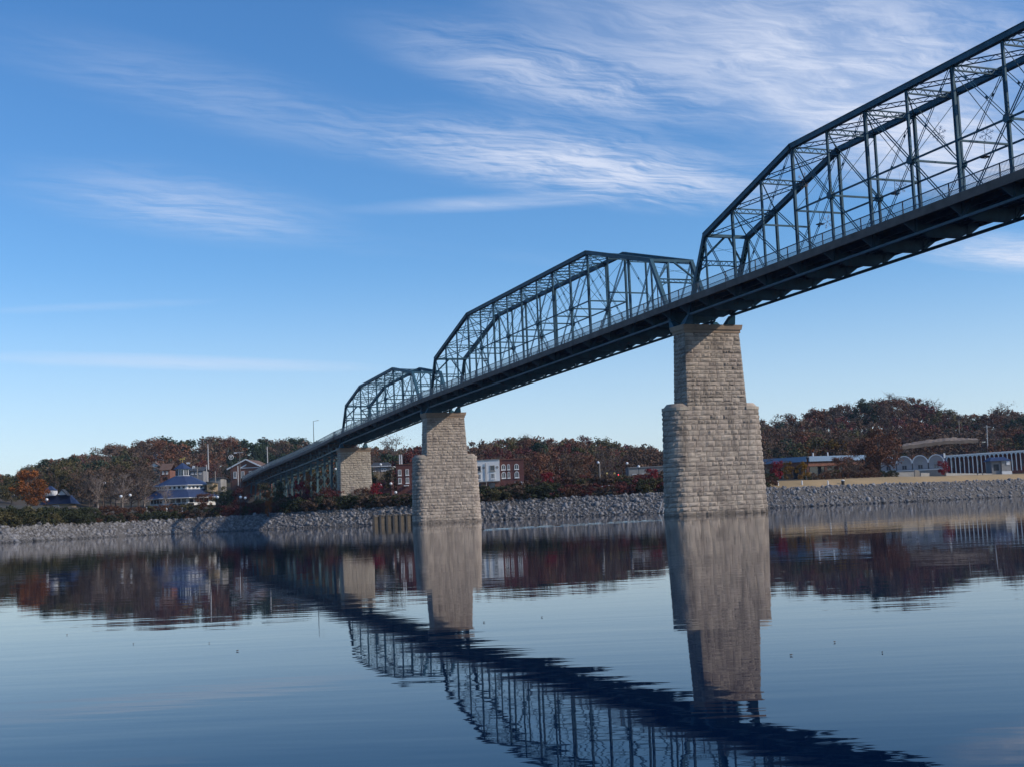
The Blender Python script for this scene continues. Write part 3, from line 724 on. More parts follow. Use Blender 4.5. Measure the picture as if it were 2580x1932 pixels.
# --- round pavilion with a lantern and a horse weathervane
def pavilion():
    b = Bld('park_pavilion', 'round park pavilion with stepped blue roofs, white lantern windows and horse weathervane', 'pavilion', 440, 1284, 345)
    n = 8; rot = math.pi/8
    def oct_(r_, z0, z1, m, name, r1=None): return b.part(MB().lathe([(r_, z0), (r1 if r1 is not None else r_, z1)], (0, 9, 0), n, rot), name, m)
    Z = b.Z
    oct_(8.6, -4, Z(1253), WHITE, 'lower_wall')
    oct_(10.3, Z(1253.5), Z(1232), BLUE, 'lower_roof', 6.9)
    oct_(6.9, Z(1232), Z(1221.5), WHITE, 'clerestory_wall')
    oct_(7.7, Z(1221), Z(1196.5), BLUE, 'upper_roof', 2.3)
    oct_(1.9, Z(1196.5), Z(1178), WHITE, 'lantern_wall')
    r3 = oct_(2.5, Z(1178), Z(1161), BLUE, 'lantern_roof', 0.08)
    b.part(MB().lathe([(10.36, Z(1254.5)), (10.36, Z(1253.2))], (0, 9, 0), n, rot), 'eave_trim', WHITE)
    b.part(MB().lathe([(7.76, Z(1222)), (7.76, Z(1220.8))], (0, 9, 0), n, rot), 'eave_trim', WHITE)
    def oct_windows(rad, z0, z1, per, ww, faces):
        for f in faces:
            a = -math.pi/2+f*math.pi/4; ap = rad*math.cos(math.pi/8); wd = 2*rad*math.sin(math.pi/8)
            c = Vector((ap*math.cos(a), 9+ap*math.sin(a), 0)); t_ = Vector((-math.sin(a), math.cos(a), 0)); nn = Vector((math.cos(a), math.sin(a), 0))
            for i in range(per):
                o = c+t_*((i+.5)/per-.5)*wd*0.92
                mb = MB(); mb.hexa([tuple(o+t_*sx*ww+nn*sy+Vector((0, 0, z))) for z in (z0, z1) for sx, sy in ((-1, -.04), (1, -.04), (1, .05), (-1, .05))])
                b.part(mb, 'window_pane', GLASS)
                mb = MB(); mb.hexa([tuple(o+t_*sx*(ww+.07)+nn*sy+Vector((0, 0, z))) for z in (z0-.12, z0-.02) for sx, sy in ((-1, -.04), (1, -.04), (1, .09), (-1, .09))])
                b.part(mb, 'sill', WHITE)
    oct_windows(6.9, Z(1229.5), Z(1224), 4, 0.30, (0, 1, -1)); oct_windows(1.9, Z(1195), Z(1180), 2, 0.26, (0, 1, -1, 2, -2)); oct_windows(8.6, Z(1266), Z(1256), 4, 0.6, (0, 1, -1))
    for i in range(3): b.part(MB().box(-1.4+i*2.3, .3+i*2.3, .2, 1.0, Z(1284), Z(1268)), 'doorway', DARK)
    an = b.part(MB().box(7.4, 9.0, 5, 11, Z(1240), Z(1218)), 'side_annex', TAN); b.part(MB().prism([(7.2, 4.8, Z(1218)), (9.2, 4.8, Z(1218)), (9.2, 4.8, Z(1216.5)), (7.2, 4.8, Z(1214))], (0, 6.4, 0)), 'annex_roof', DROOF, an)
    # weathervane horse
    zt = Z(1161); mb = MB(); mb.tube([(0, 9, zt), (0, 9, zt+.75)], 0.05, 6)
    prof = [(-.62, .95), (-.5, 1.1), (-.2, 1.05), (.2, 1.08), (.42, 1.36), (.62, 1.42), (.78, 1.26), (.74, 1.18), (.58, 1.22), (.46, .98), (.58, .8), (.7, .78), (.68, .7), (.44, .72), (.3, .88), (-.15, .86), (-.36, .84), (-.44, .66), (-.6, .6), (-.62, .68), (-.52, .74), (-.55, .9), (-.8, .82), (-.9, .9)]
    mb.prism([(x*1.15, 8.93, zt+z*1.05-.05) for x, z in prof], (0, .14, 0))
    b.part(mb, 'horse_weathervane', GOLD, r3)
pavilion()
# --- small blue-roofed kiosk at the far left
def kiosk_left():
    b = Bld('park_kiosk', 'small blue-roofed park kiosk with white dormer, beside the orange tree at left', 'kiosk', 140, 1284, 322)
    X, Z = b.X, b.Z
    b.wall(X(108), X(172), -3, Z(1268), 6, TAN)
    b.part(MB().prism([(X(100), -.6, Z(1269)), (X(180), -.6, Z(1269)), (X(166), 3, Z(1246)), (X(114), 3, Z(1246))], (0, .2, 0)), 'roof_edge', BLUE)
    b.part(MB().hexa([(X(100), -.6, Z(1269)), (X(180), -.6, Z(1269)), (X(180), 6.6, Z(1269)), (X(100), 6.6, Z(1269)), (X(114), 3, Z(1246)), (X(166), 3, Z(1246)), (X(166), 4, Z(1246)), (X(114), 4, Z(1246))]), 'roof', BLUE)
    b.wall(X(108), X(131), Z(1247), Z(1234), 3, WHITE, 'dormer', 1.0)
    b.part(MB().lathe([(1.9, 0), (.3, 1.1)], (X(119), 2.5, Z(1233.5)), 4, math.pi/4), 'dormer_roof', BLUE)
    for i in range(3): b.window(X(111+6*i), X(116+6*i), Z(1245), Z(1236), 1.0, sill=False)
    b.gable_wall(X(143), X(166), Z(1246), Z(1234), 2, WHITE, 0.5); b.gable(X(143), X(166), Z(1246), Z(1234), 2, DROOF, y=0.5)
    b.window(X(133), X(149), Z(1281), Z(1271), 0, mull=2)
kiosk_left()
# --- hillside houses behind the pavilion
def house(u0, u1, vb, ve, vr, d, label, wm, rm, wins=1, side=False, name='house'):
    b = Bld(name, label, 'house', (u0+u1)/2, vb, d); X, Z = b.X, b.Z
    b.wall(X(u0), X(u1), -6, Z(ve), 8, wm)
    if side: b.side_roof(X(u0), X(u1), Z(ve), Z(vr), 8, rm)
    else:
        b.gable_wall(X(u0), X(u1), Z(ve), Z(vr), 8, WHITE if wins != 0 else wm); b.gable(X(u0), X(u1), Z(ve), Z(vr), 8, rm)
    w = (u1-u0)/(2*max(wins, 1)+1)
    for i in range(wins):
        b.window(X(u0+w*(2*i+1)), X(u0+w*(2*i+2)), Z(vb-(vb-ve)*.25), Z(ve+(vb-ve)*.2), 0, mull=1)
    return b
h1 = house(382, 399, 1172, 1156, 1144, 500, 'small house with white gable high on the left hillside', BRICK2, DROOF, 2)
h1.window(h1.X(388), h1.X(393), h1.Z(1154.5), h1.Z(1149.5), 0, mull=0, sill=False)
house(376, 402, 1184, 1174, 1165, 470, 'low pale house just below the white-gabled house', GREYW, BROOF, 3)
house(404, 428, 1196, 1184, 1167, 440, 'brown-roofed house behind the left of the round pavilion', BRICK2, BROOF, 2, True)
house(478, 512, 1196, 1186, 1176, 455, 'dark-roofed grey house right of the lantern of the pavilion', GREYW, DROOF, 3, True)
house(529, 556, 1222, 1205, 1203, 400, 'flat grey shed on the road right of the round pavilion', CONC, DROOF, 0, True, 'shed')
# --- brick hall with a white-trimmed gable behind the viaduct
def hall():
    b = Bld('brick_hall', 'brown brick hall with white-edged gable behind the viaduct', 'hall', 620, 1216, 432, -0.10)
    X, Z = b.X, b.Z
    b.wall(X(580), X(664), -8, Z(1178), 14, BRICK2)
    b.gable_wall(X(580), X(664), Z(1178), Z(1158), 14, BRICK2)
    b.gable(X(580), X(664), Z(1178), Z(1158), 14, BROOF, th=.22)
    for s in (-1, 1):
        xe = X(620)+s*(X(664)-X(620)+.5); b.part(MB().beam((xe, -.45, Z(1179.5)), (X(621), -.45, Z(1156.5)), .3, .42, (0, 1, 0)), 'verge_board', WHITE)
    b.part(MB().box(X(606), X(664), -.14, -.002, Z(1178.5), Z(1177)), 'cornice', WHITE)
    b.part(MB().prism([(X(606), -.12, Z(1176)), (X(622), -.12, Z(1168)), (X(621), -.12, Z(1172)), (X(610), -.12, Z(1177))], (0, .1, 0)), 'gable_trim', WHITE)
    for u in (592, 612, 632, 650): b.window(X(u-4), X(u+4), Z(1202), Z(1186), 0)
hall()
# --- tan house right of the pier on the bank
def tan_house():
    b = Bld('tan_house', 'two-tone house with tan lower wall and white eave, right of the bank pier', 'house', 964, 1240, 372)
    X, Z = b.X, b.Z
    b.wall(X(936), X(986), -4, Z(1207), 9, BRICK); b.wall(X(936), X(988), Z(1207), Z(1187), 9, TAN, 'upper_wall', -.1); b.wall(X(937), X(988), Z(1187), Z(1175), 8.8, GREYW, 'attic_wall', 0)
    b.part(MB().box(X(934), X(991), -.5, 9.4, Z(1175), Z(1173)), 'eave', WHITE)
    b.part(MB().hexa([(X(935), -.4, Z(1173)), (X(990), -.4, Z(1173)), (X(990), 9, Z(1173)), (X(935), 9, Z(1173)), (X(940), 3, Z(1163)), (X(978), 3, Z(1163)), (X(978), 5, Z(1163)), (X(940), 5, Z(1163))]), 'roof', DROOF)
    for u in (945, 965, 972): b.window(X(u-3), X(u+3), Z(1185.5), Z(1178.5), 0)
tan_house()
# --- brick row behind the second pier
def row():
    d = 335
    b = Bld('brick_building', 'dark red brick building with white windows, left of the second pier', 'building', 1060, 1246, d); X, Z = b.X, b.Z
    b.wall(X(1001), X(1130), -3, Z(1168), 10, BRICK); b.part(MB().box(X(1000), X(1131), -.15, 10.1, Z(1168), Z(1166.5)), 'parapet', BRICK2)
    for v0, v1 in ((1195, 1180), (1215, 1201)):
        for u in (1009, 1028, 1047, 1066, 1085, 1104, 1122): b.window(X(u-4.2), X(u+4.2), Z(v0), Z(v1), 0, mull=1)
    for u in (1025, 1060): b.part(MB().box(X(u-6), X(u+6), -.9, 0, Z(1222), Z(1220)), 'door_canopy', WHITE)
    for u in (1009, 1014): b.part(MB().box(X(u-1.4), X(u+1.4), 1, 1.4, Z(1166.4), Z(1142)), 'chimney', WHITE)
    b = Bld('white_building', 'white three-bay building with square windows, right of the second pier', 'building', 1230, 1236, d-1); X, Z = b.X, b.Z
    b.wall(X(1165), X(1261), Z(1212), Z(1158), 10, WHITE); b.wall(X(1165), X(1261), -3, Z(1212), 9.8, BRICK2, 'ground_floor', .1)
    b.part(MB().box(X(1164), X(1262), -.2, 10.1, Z(1158), Z(1156.5)), 'cornice', CONC)
    b.part(MB().box(X(1164), X(1262), -.25, -.002, Z(1213), Z(1211)), 'string_course', CONC)
    for u in (1176, 1208, 1243):
        b.window(X(u-6), X(u+6), Z(1186), Z(1172), 0, frame=CONC, mull=0); b.window(X(u-5.5), X(u+5.5), Z(1206), Z(1192), 0, frame=WHITE, mull=2)
    for u in (1192, 1221, 1255): b.part(MB().lathe([(.35, 0), (.35, .06)], (0, 0, 0), 10), 'wall_medallion', CONC).matrix_local = Matrix.Translation((X(u), -.001, Z(1177))) @ Matrix.Rotation(math.pi/2, 4, 'X')
    b.part(MB().tube([(X(1226), -.16, Z(1230)), (X(1226), -.16, Z(1166))], .09, 6), 'downpipe', CONC)
    for u in (1205, 1240): b.part(MB().box(X(u-8), X(u+8), -.02, .05, Z(1229), Z(1216)), 'shop_window', GLASS)
    b = Bld('arched_brick_building', 'red brick building with pale arched windows, right of the white building', 'building', 1292, 1236, d); X, Z = b.X, b.Z
    b.wall(X(1262), X(1322), -3, Z(1157), 10, BRICK); b.part(MB().box(X(1261.5), X(1322.5), -.18, 10.1, Z(1157), Z(1155)), 'parapet', BRICK2)
    for v0, v1 in ((1182, 1168), (1203, 1187)):
        for u, w in ((1271, 5.4), (1284, 3.4), (1304, 5.6)): b.window(X(u-w), X(u+w), Z(v0), Z(v1), 0, True, mull=1)
    b.part(MB().box(X(1297), X(1313), -.03, .05, Z(1226), Z(1212)), 'garage_door', GREYW)
    b = Bld('low_shop', 'long low grey-walled building between the river piers, half hidden by red tree', 'building', 1628, 1222, 352); X, Z = b.X, b.Z
    b.wall(X(1586), X(1700), -3, Z(1177), 10, CONC); b.part(MB().box(X(1585), X(1701), -.2, 10.2, Z(1177), Z(1174.5)), 'parapet', GREYW)
    for u in (1600, 1622, 1644, 1666): b.window(X(u-5), X(u+5), Z(1205), Z(1192), 0)
row()
# --- low brick building with a blue-grey fascia, right of the near pier
def fascia_building():
    b = Bld('fascia_building', 'low brick building with wide pale blue fascia and square columns, right of the near pier', 'building', 2037, 1206, 352)
    X, Z = b.X, b.Z; FB_ = mat('pale_blue_fascia', (0.20, 0.30, 0.42), 0.5, var=0.1, vscale=.5)
    Lf, Rt = 15.0, 19.0
    A = Vector((0, 0, 0)); Lv = Vector((-math.cos(.62), math.sin(.62), 0)); Rv = Vector((math.cos(.42), math.sin(.42), 0))
    def quad(o0, o1, z0, z1, th, nm, m, out=0.0):
        for V_, ln in ((Lv, Lf), (Rv, Rt)):
            nn = Vector((V_.y, -V_.x, 0)); nn = nn if nn.y < 0 else -nn
            p0 = V_*o0+nn*out; p1 = V_*(ln*o1)+nn*out; q = -nn*th
            mb = MB(); mb.hexa([tuple(x+Vector((0, 0, z))) for z in (z0, z1) for x in (p0, p1, p1+q, p0+q)]); b.part(mb, nm, m)
    quad(0.0, 1, Z(1162), Z(1149), .5, 'fascia', FB_, .9)
    quad(0.0, 1, Z(1174), Z(1162.3), .4, 'brick_band', BRICK2, .3)
    quad(0.3, 1, -4, Z(1174), .4, 'dark_glazing', GLASS, -1.6)
    for V_, ln in ((Lv, Lf), (Rv, Rt)):
        for k in range(0 if V_ is Lv else 1, 4):
            c = V_*(ln*k/3.2); mb = MB(); mb.box(c.x-.35, c.x+.35, c.y-.1, c.y+.6, -4, Z(1174.1)); b.part(mb, 'column', BRICK2)
    mb = MB(); pts = [A+Vector((0, -.9, 0)), Rv*Rt, Rv*Rt+Lv*Lf, Lv*Lf]; mb.prism([tuple(p+Vector((0, 0, Z(1152)))) for p in pts], (0, 0, .3)); b.part(mb, 'roof', GREYW)
    for k in (3, 7): b.part(MB().lathe([(.18, 0), (.18, 1.2), (.3, 1.25)], (k*1.0, 6, Z(1150)), 6), 'roof_vent', WHITE)
fascia_building()
# --- vaulted pavilion with white arches, and the long arcade
def arch_band(mb, c, ax, r_in, r_out, y0, y1, n=12):
    for k in range(n):
        a0, a1 = math.pi*k/n, math.pi*(k+1)/n
        q = [(rr*math.cos(a), rr*math.sin(a)) for rr, a in ((r_in, a0), (r_out, a0), (r_out, a1), (r_in, a1))]
        mb.hexa([(c[0]+x, y, c[1]+z) for y in (y0, y1) for x, z in q])
def vaulted():
    b = Bld('vaulted_pavilion', 'grey pavilion with a row of white round arches, right of the big rust tree', 'building', 2300, 1184, 352, -0.35)
    R1 = 1.95; xs = [-6.2, -2.1, 2.0, 6.1]
    bw = mat('grey_plaster', (0.30, 0.29, 0.29), .85, var=.15, vscale=.4)  # mottled grey plaster of the vault walls and window frames
    for x in xs:
        z = 1.9
        mb = MB(); arch_band(mb, (x, z), None, R1-.12, R1+.14, -.35, .1); mb.build('arch_trim', WHITE, None, False).parent = b.t
        pts = [(x-R1, -2.5), (x+R1, -2.5)]+[(x+R1*math.cos(math.pi*k/14), z+R1*math.sin(math.pi*k/14)) for k in range(15)]
        b.part(MB().prism([(p, .0, q) for p, q in pts], (0, 7, 0)), 'vault', bw)
        b.window(x-.7, x+.7, .2, 1.5, 0, frame=bw, sill=False, mull=1); b.part(MB().box(x-.6, x+.6, -.05, .0-.002, 1.7, 2.6), 'wall_panel', CONC)
    b.part(MB().box(-8.6, 8.6, -2.2, -.4, -.15, .1), 'terrace_edge', WHITE); b.part(MB().box(-8.5, 8.5, -2.1, -.4, -3, -.16), 'terrace_wall', CONC)
    b = Bld('arcade_building', 'long low red-walled building fronted by slender white arches at the right edge', 'building', 2387, 1182, 404)
    p0 = at(2387, 1182, 404); p1 = at(2640, 1176, 398); dv = p1-p0; ln = math.hypot(dv.x, dv.y); b.t.rotation_euler = (0, 0, math.atan2(dv.y, dv.x))
    n = 23; sp = ln/n; dzs = dv.z/ln; H_ = 3.9; HG = 1.3; dzt = dzs+HG/ln
    for i in range(n+1):
        z0 = dzt*i*sp
        b.part(MB().box(i*sp-.12, i*sp+.12, -.15, .15, z0-1.6, z0+H_-sp*.42), 'column', WHITE)
        if i < n:
            mb = MB(); arch_band(mb, ((i+.5)*sp, z0+H_-sp*.45), None, sp*.33, sp*.60, -.14, .14, 8); mb.build('arch', WHITE, None, False).parent = b.t
    mb = MB(); mb.hexa([(-.3, -.3, H_+.08), (ln+.3, -.3, H_+.08+dv.z+HG), (ln+.3, 9, H_+.08+dv.z+HG), (-.3, 9, H_+.08), (-.3, -.3, H_+.45), (ln+.3, -.3, H_+.45+dv.z+HG), (ln+.3, 9, H_+.45+dv.z+HG), (-.3, 9, H_+.45)]); b.part(mb, 'roof', WHITE)
    mb = MB(); mb.hexa([(0, 2.6, -3), (ln, 2.6, -3+dv.z), (ln, 8.8, -3+dv.z), (0, 8.8, -3), (0, 2.6, H_), (ln, 2.6, H_+dv.z+HG), (ln, 8.8, H_+dv.z+HG), (0, 8.8, H_)]); b.part(mb, 'wall', BRICK)
    for i in range(1, n, 2):
        z0 = dzs*i*sp; b.part(MB().box(i*sp+.2, i*sp+sp-.2, 2.52, 2.58, z0+.5, z0+2.6), 'window_pane', GLASS)
    t = Bld('entrance_pylon', 'dark blue pylon with a white panel between vaulted pavilion and arcade', 'pylon', 2379, 1184, 372)
    t.part(MB().box(-.9, .7, 0, 1.2, -2, t.Z(1143)), 'pylon_wall', BLUE); t.part(MB().box(.1, .6, -.1, -.002, t.Z(1153), t.Z(1141)), 'panel', WHITE)
vaulted()
def kiosk_right():
    b = Bld('riverside_kiosk', 'small concrete kiosk with dark blue roof and white square sign at right', 'kiosk', 2524, 1194, 372)
    X, Z = b.X, b.Z
    b.wall(X(2500), X(2545), -3, Z(1160), 4.5, GREYW); b.wall(X(2524), X(2547), Z(1186), Z(1159.5), 4.6, CONC, 'concrete_bay', -.5)
    b.part(MB().hexa([(X(2494), -.9, Z(1160)), (X(2549), -.9, Z(1160)), (X(2549), 5, Z(1160)), (X(2494), 5, Z(1160)), (X(2503), 1, Z(1150)), (X(2536), 1, Z(1150)), (X(2536), 3, Z(1150)), (X(2503), 3, Z(1150))]), 'roof', BLUE)
    b.part(MB().box(X(2536), X(2544), -.62, -.505, Z(1171), Z(1161)), 'sign_board', WHITE)
    b.part(MB().box(X(2523), X(2548), -.7, -.1, -2, Z(1186.3)), 'plinth', WHITE)
    b.part(MB().box(X(2505), X(2518), -.05, .0-.002, Z(1184), Z(1168)), 'dark_opening', DARK)
kiosk_right()
# retaining walls of the park
def rwall(u0, v0, u1, v1, d0, d1, h, label, m=CONC, name='retaining_wall', th=.5):
    p, q = at(u0, v0, d0), at(u1, v1, d1); mb = MB(); dv = (q-p); nn = Vector((-dv.y, dv.x, 0)).normalized()*th; dn = Vector((0, 0, -h-1.5))
    mb.hexa([p+dn, q+dn, q+dn+nn, p+dn+nn, p, q, q+nn, p+nn]); return tag(mb.build(name, m), label, 'wall')
rwall(2244, 1189, 2306, 1188, 338, 340, 1.5, 'grey retaining wall under the vaulted pavilion terrace')
rwall(2320, 1190, 2500, 1192, 346, 366, 1.3, 'long pale park wall in front of the arcade')
tag(MB().prism([at(2305, 1202, 334), at(2318, 1202, 334), at(2317, 1186, 334), at(2312, 1183, 334), at(2305, 1183, 334)], (GF[0]*.8, GF[1]*.8, 0)).build('stone_gatepost', STONE_W), 'broken pale stone gatepost in the park wall, right side', 'gatepost')
rwall(340, 1276, 480, 1270, 316, 318, 1.4, 'dark low wall along the river path below the pavilion', DARK)
# tan road cut on the right hillside
def road_cut():
    us = np.linspace(2250, 2465, 34); top = np.interp(us, [2250, 2330, 2400, 2465], [1122, 1108, 1101, 1104]); bot = np.interp(us, [2250, 2300, 2380, 2465], [1126, 1120, 1110, 1106])
    V = []; F = []; n = len(us)
    for u, a, c in zip(us, top, bot):
        a += rng.uniform(-1.0, 1.0); c += rng.uniform(-1.2, 1.2); mid = (a+c)/2
        V += [tuple(at(u, c+2.5, 455)+Vector((0, 0, -.8))), tuple(at(u, c, 455)), tuple(at(u+rng.uniform(-1, 1), mid, 458+rng.uniform(-.6, .6))), tuple(at(u, a, 461)), tuple(at(u, a-1, 470)+Vector((0, 0, -1.5)))]
    for i in range(n-1):
        for k in range(4): F.append((5*i+k, 5*i+5+k, 5*i+6+k, 5*i+1+k))
    mb = MB(); mb.v = V; mb.f = F; o = mb.build('road_cutting', mat('bare_clay', (0.27, 0.20, 0.14), .95, col2=(0.15, 0.105, 0.075), vscale=.3)); tag(o, kind='structure')
road_cut()
# ------------------------------------------------------------------ street furniture
def utility_pole(u, v0, v1, d, label, m=WOODP, arm=True):
    p, q = at(u, v1, d), at(u+(v1-v0)*-.03, v0, d); p.z -= 2
    t = empty('utility_pole', p, label, 'pole', 'poles in the town'); MB().tube([p, q], [.2, .14], 6).build('pole', m, t)
    if arm:
        g = Vector((GR[0], GR[1], 0)); MB().beam(q-g*1.1-Vector((0, 0, .6)), q+g*1.1-Vector((0, 0, .6)), .12, .14, (0, 0, 1)).build('crossarm', m, t)
        for s in (-1, 0, 1): MB().lathe([(.06, 0), (.05, .2)], q+g*s*.9-Vector((0, 0, .5)), 5).build('insulator', DARK, t)
for a in ((525, 1118, 1166, 420, 'tallest bare pole right of the round pavilion', PALEP, False), (521, 1170, 1206, 400, 'thin pole directly below the tallest bare pole', PALEP, False), (498, 1173, 1214, 395, 'pole just right of the pavilion upper roof', WOODP, True),
          (543, 1186, 1220, 395, 'short pole between pavilion and brick hall', WOODP, False), (675, 1124, 1190, 420, 'thick pale pole rising right of the brick hall', PALEP, False), (600, 1172, 1206, 405, 'pale pole before the brick hall gable', PALEP, False),
          (1409, 1149, 1190, 400, 'leaning pale pole above the bright red tree', PALEP, False), (1512, 1163, 1222, 330, 'wooden pole left of the traffic signals', WOODP, False), (2088, 1095, 1120, 470, 'white-topped pole above the fascia building', PALEP, True),
          (2488, 1070, 1128, 440, 'tall utility pole on the right hillside behind the arcade', PALEP, True), (2417, 1058, 1092, 520, 'thin pole on the hill crest at right', WOODP, False)): utility_pole(a[0], a[1], a[2], a[3], a[4], a[5], a[6])
def globe_lamp(u, v, d, label):
    c = at(u, v, d); g = ground(c.x, c.y)-.3
    t = empty('globe_lamp', (c.x, c.y, g), label, 'street lamp', 'white globe street lamps along the river park')
    MB().tube([(c.x, c.y, g), (c.x, c.y, c.z-.25)], [.1, .06], 6).build('post', DARK, t)
    MB().lathe([(.1, -.3), (.3, -.12), (.36, .08), (.28, .28), (.08, .38)], c, 8).build('globe', GLOBE, t, smooth=True)
for a in ((263, 1216, 330, 'globe lamp alone among bare trees left of the pavilion'), (305, 1250, 312, 'globe lamp low over the hedge, left of the pavilion'), (328, 1247, 318, 'globe lamp close left of the pavilion trunk trees'), (118, 1258, 312, 'globe lamp right of the orange tree at far left'),
          (548, 1252, 312, 'globe lamp right of the pavilion, above the red hedge'), (606, 1252, 312, 'left of two globe lamps beneath the viaduct foot'), (618, 1254, 313, 'right of two globe lamps beneath the viaduct foot'),
          (845, 1181, 330, 'high globe lamp among viaduct legs left of the bank pier'), (959, 1170, 345, 'globe lamp above the tan house eave'), (958, 1222, 318, 'globe lamp low right of the bank pier'), (985, 1218, 320, 'globe lamp left of the brick building corner'), (997, 1240, 315, 'lowest globe lamp before the dark red brick building'),
          (1315, 1216, 312, 'globe lamp before the garage door of the arched brick building'), (1394, 1206, 318, 'globe lamp right of the bright red tree'), (1469, 1213, 314, 'globe lamp over the brown hedge between the piers'), (1580, 1167, 330, 'tall globe lamp left of the low grey shop'), (1609, 1175, 325, 'globe lamp on post before the low grey shop'), (1507, 1165, 330, 'globe lamp at the top of the wooden pole')): globe_lamp(*a)
def signals():
    p = at(1568, 1190, 330); g = ground(p.x, p.y)-.3; gr = Vector((GR[0], GR[1], 0))
    t = empty('traffic_signal', (p.x, p.y, g), 'traffic signal mast with red lights between the river piers', 'traffic light')
    MB().tube([(p.x, p.y, g), (p.x, p.y, p.z+.6)], .12, 6).build('mast', DARK, t); MB().tube([p+Vector((0, 0, .5)), at(1526, 1192, 330)+Vector((0, 0, .5))], .07, 5).build('mast_arm', DARK, t)
    RED = mat('red_signal', (.6, .02, .02), .4, emit=((1, .02, .05), 6.0)); YEL = mat('signal_housing', (.45, .36, .12), .6)
    for u, lit in ((1529, 0), (1540, 1), (1548, 0), (1558, 1)):
        c = at(u, 1195, 329.6); h = MB().beam(c-Vector((0, 0, .55)), c+Vector((0, 0, .55)), .4, .3).build('signal_head', DARK if lit else YEL, t)
        if lit: MB().lathe([(.17, 0), (.15, .1)], (0, 0, 0), 8).build('red_lens', RED, h, False).matrix_local = Matrix.Translation(c-Vector((GF[0], GF[1], 0))*.18-Vector((0, 0, .1))-t.location) @ Matrix.Rotation(-YAW, 4, 'Z') @ Matrix.Rotation(math.pi/2, 4, 'X')
signals()
def round_sign():
    c = at(582, 1151, 425); gr = Vector((GR[0], GR[1], 0)); up = Vector((0, 0, 1)); g = ground(c.x, c.y)-.4
    t = empty('round_sign', (c.x, c.y, g), 'round white ring sign with a tree-like mark on a pole', 'sign')
    MB().tube([(c.x, c.y, g), c-up*.8], .1, 6).build('pole', DARK, t); mb = MB()
    P = [c+(gr*math.cos(a)+up*math.sin(a))*.75 for a in np.linspace(0, 2*math.pi, 19)]; mb.tube(P, .08, 5, False); mb.build('ring', WHITE, t)
    mb = MB(); mb.beam(c-up*.55, c+up*.1, .16, .12, gr); mb.prism([c-gr*.42+up*.08, c+gr*.42+up*.08, c+gr*.2+up*.4, c-gr*.2+up*.4], (GF[0]*.1, GF[1]*.1, 0)); mb.build('mark', WHITE, t)
    c = at(604, 1139, 428); g = ground(c.x, c.y)-.4; t = empty('street_lamp', (c.x, c.y, g), 'pale twin-arm street light above the brick hall gable', 'street lamp')
    MB().tube([(c.x, c.y, g), c], .08, 6).build('pole', WOODP, t); MB().beam(c-gr*1.5, c+gr*1.0, .16, .12, (0, 0, 1)).build('arm', PALEP, t); MB().beam(c-gr*1.9-up*.05, c-gr*1.0-up*.05, .3, .14, (0, 0, 1)).build('lamp_head', WHITE, t)
round_sign()
def sign_small(u, v, d, w, h, label):
    c = at(u, v, d); g = ground(c.x, c.y)-.4; gr = Vector((GR[0], GR[1], 0)); t = empty('sign', (c.x, c.y, g), label, 'sign')
    MB().tube([(c.x, c.y, g), c], .07, 6).build('post', DARK, t); MB().beam(c-gr*w/2, c+gr*w/2, h, .08, (0, 0, 1)).build('board', WHITE, t)
sign_small(488, 1176, 398, .8, .8, 'small white square sign right of the pavilion lantern'); sign_small(474, 1166, 410, 1.1, .5, 'wide white sign right of the horse weathervane')
def car(u, v, d, label, m, yaw_off=0.0):
    p = at(u, v, d); t = empty('parked_car', p, label, 'car', None, -YAW+yaw_off)
    prof = [(-2.15, .35), (-2.1, .75), (-1.6, .9), (-.95, 1.38), (.55, 1.42), (1.25, .95), (2.0, .8), (2.15, .4)]
    def pp(mb, nm, mm, par=None): o = mb.build(nm, mm, None, False); o.parent = par or t; return o
    body = pp(MB().prism([(x, -.85, z) for x, z in prof], (0, 1.7, 0)), 'body', m)
    pp(MB().prism([(-1.3, -.87, .95), (-.9, -.87, 1.3), (.45, -.87, 1.33), (1.0, -.87, .95)], (0, 1.74, 0)), 'windows', GLASS)
    for x in (-1.35, 1.35):
        for y in (-.86, .72):
            w = pp(MB().lathe([(.32, 0), (.32, .16)], (0, 0, 0), 12), 'wheel', DARK); w.matrix_local = Matrix.Translation((x, y+.16, .32)) @ Matrix.Rotation(math.pi/2, 4, 'X')
            h = pp(MB().lathe([(.16, 0), (.14, .02)], (0, 0, .162), 8), 'hub', PALEP, w)
    for y in (-.6, .6): pp(MB().box(2.06, 2.13, y-.15, y+.15, .55, .72), 'headlight', GLOBE)
c_ = at(1530, 1237, 302); car(1530, 1237, 302, 'white car parked on the bank road between the river piers', mat('car_paint', (.72, .73, .74), .25))
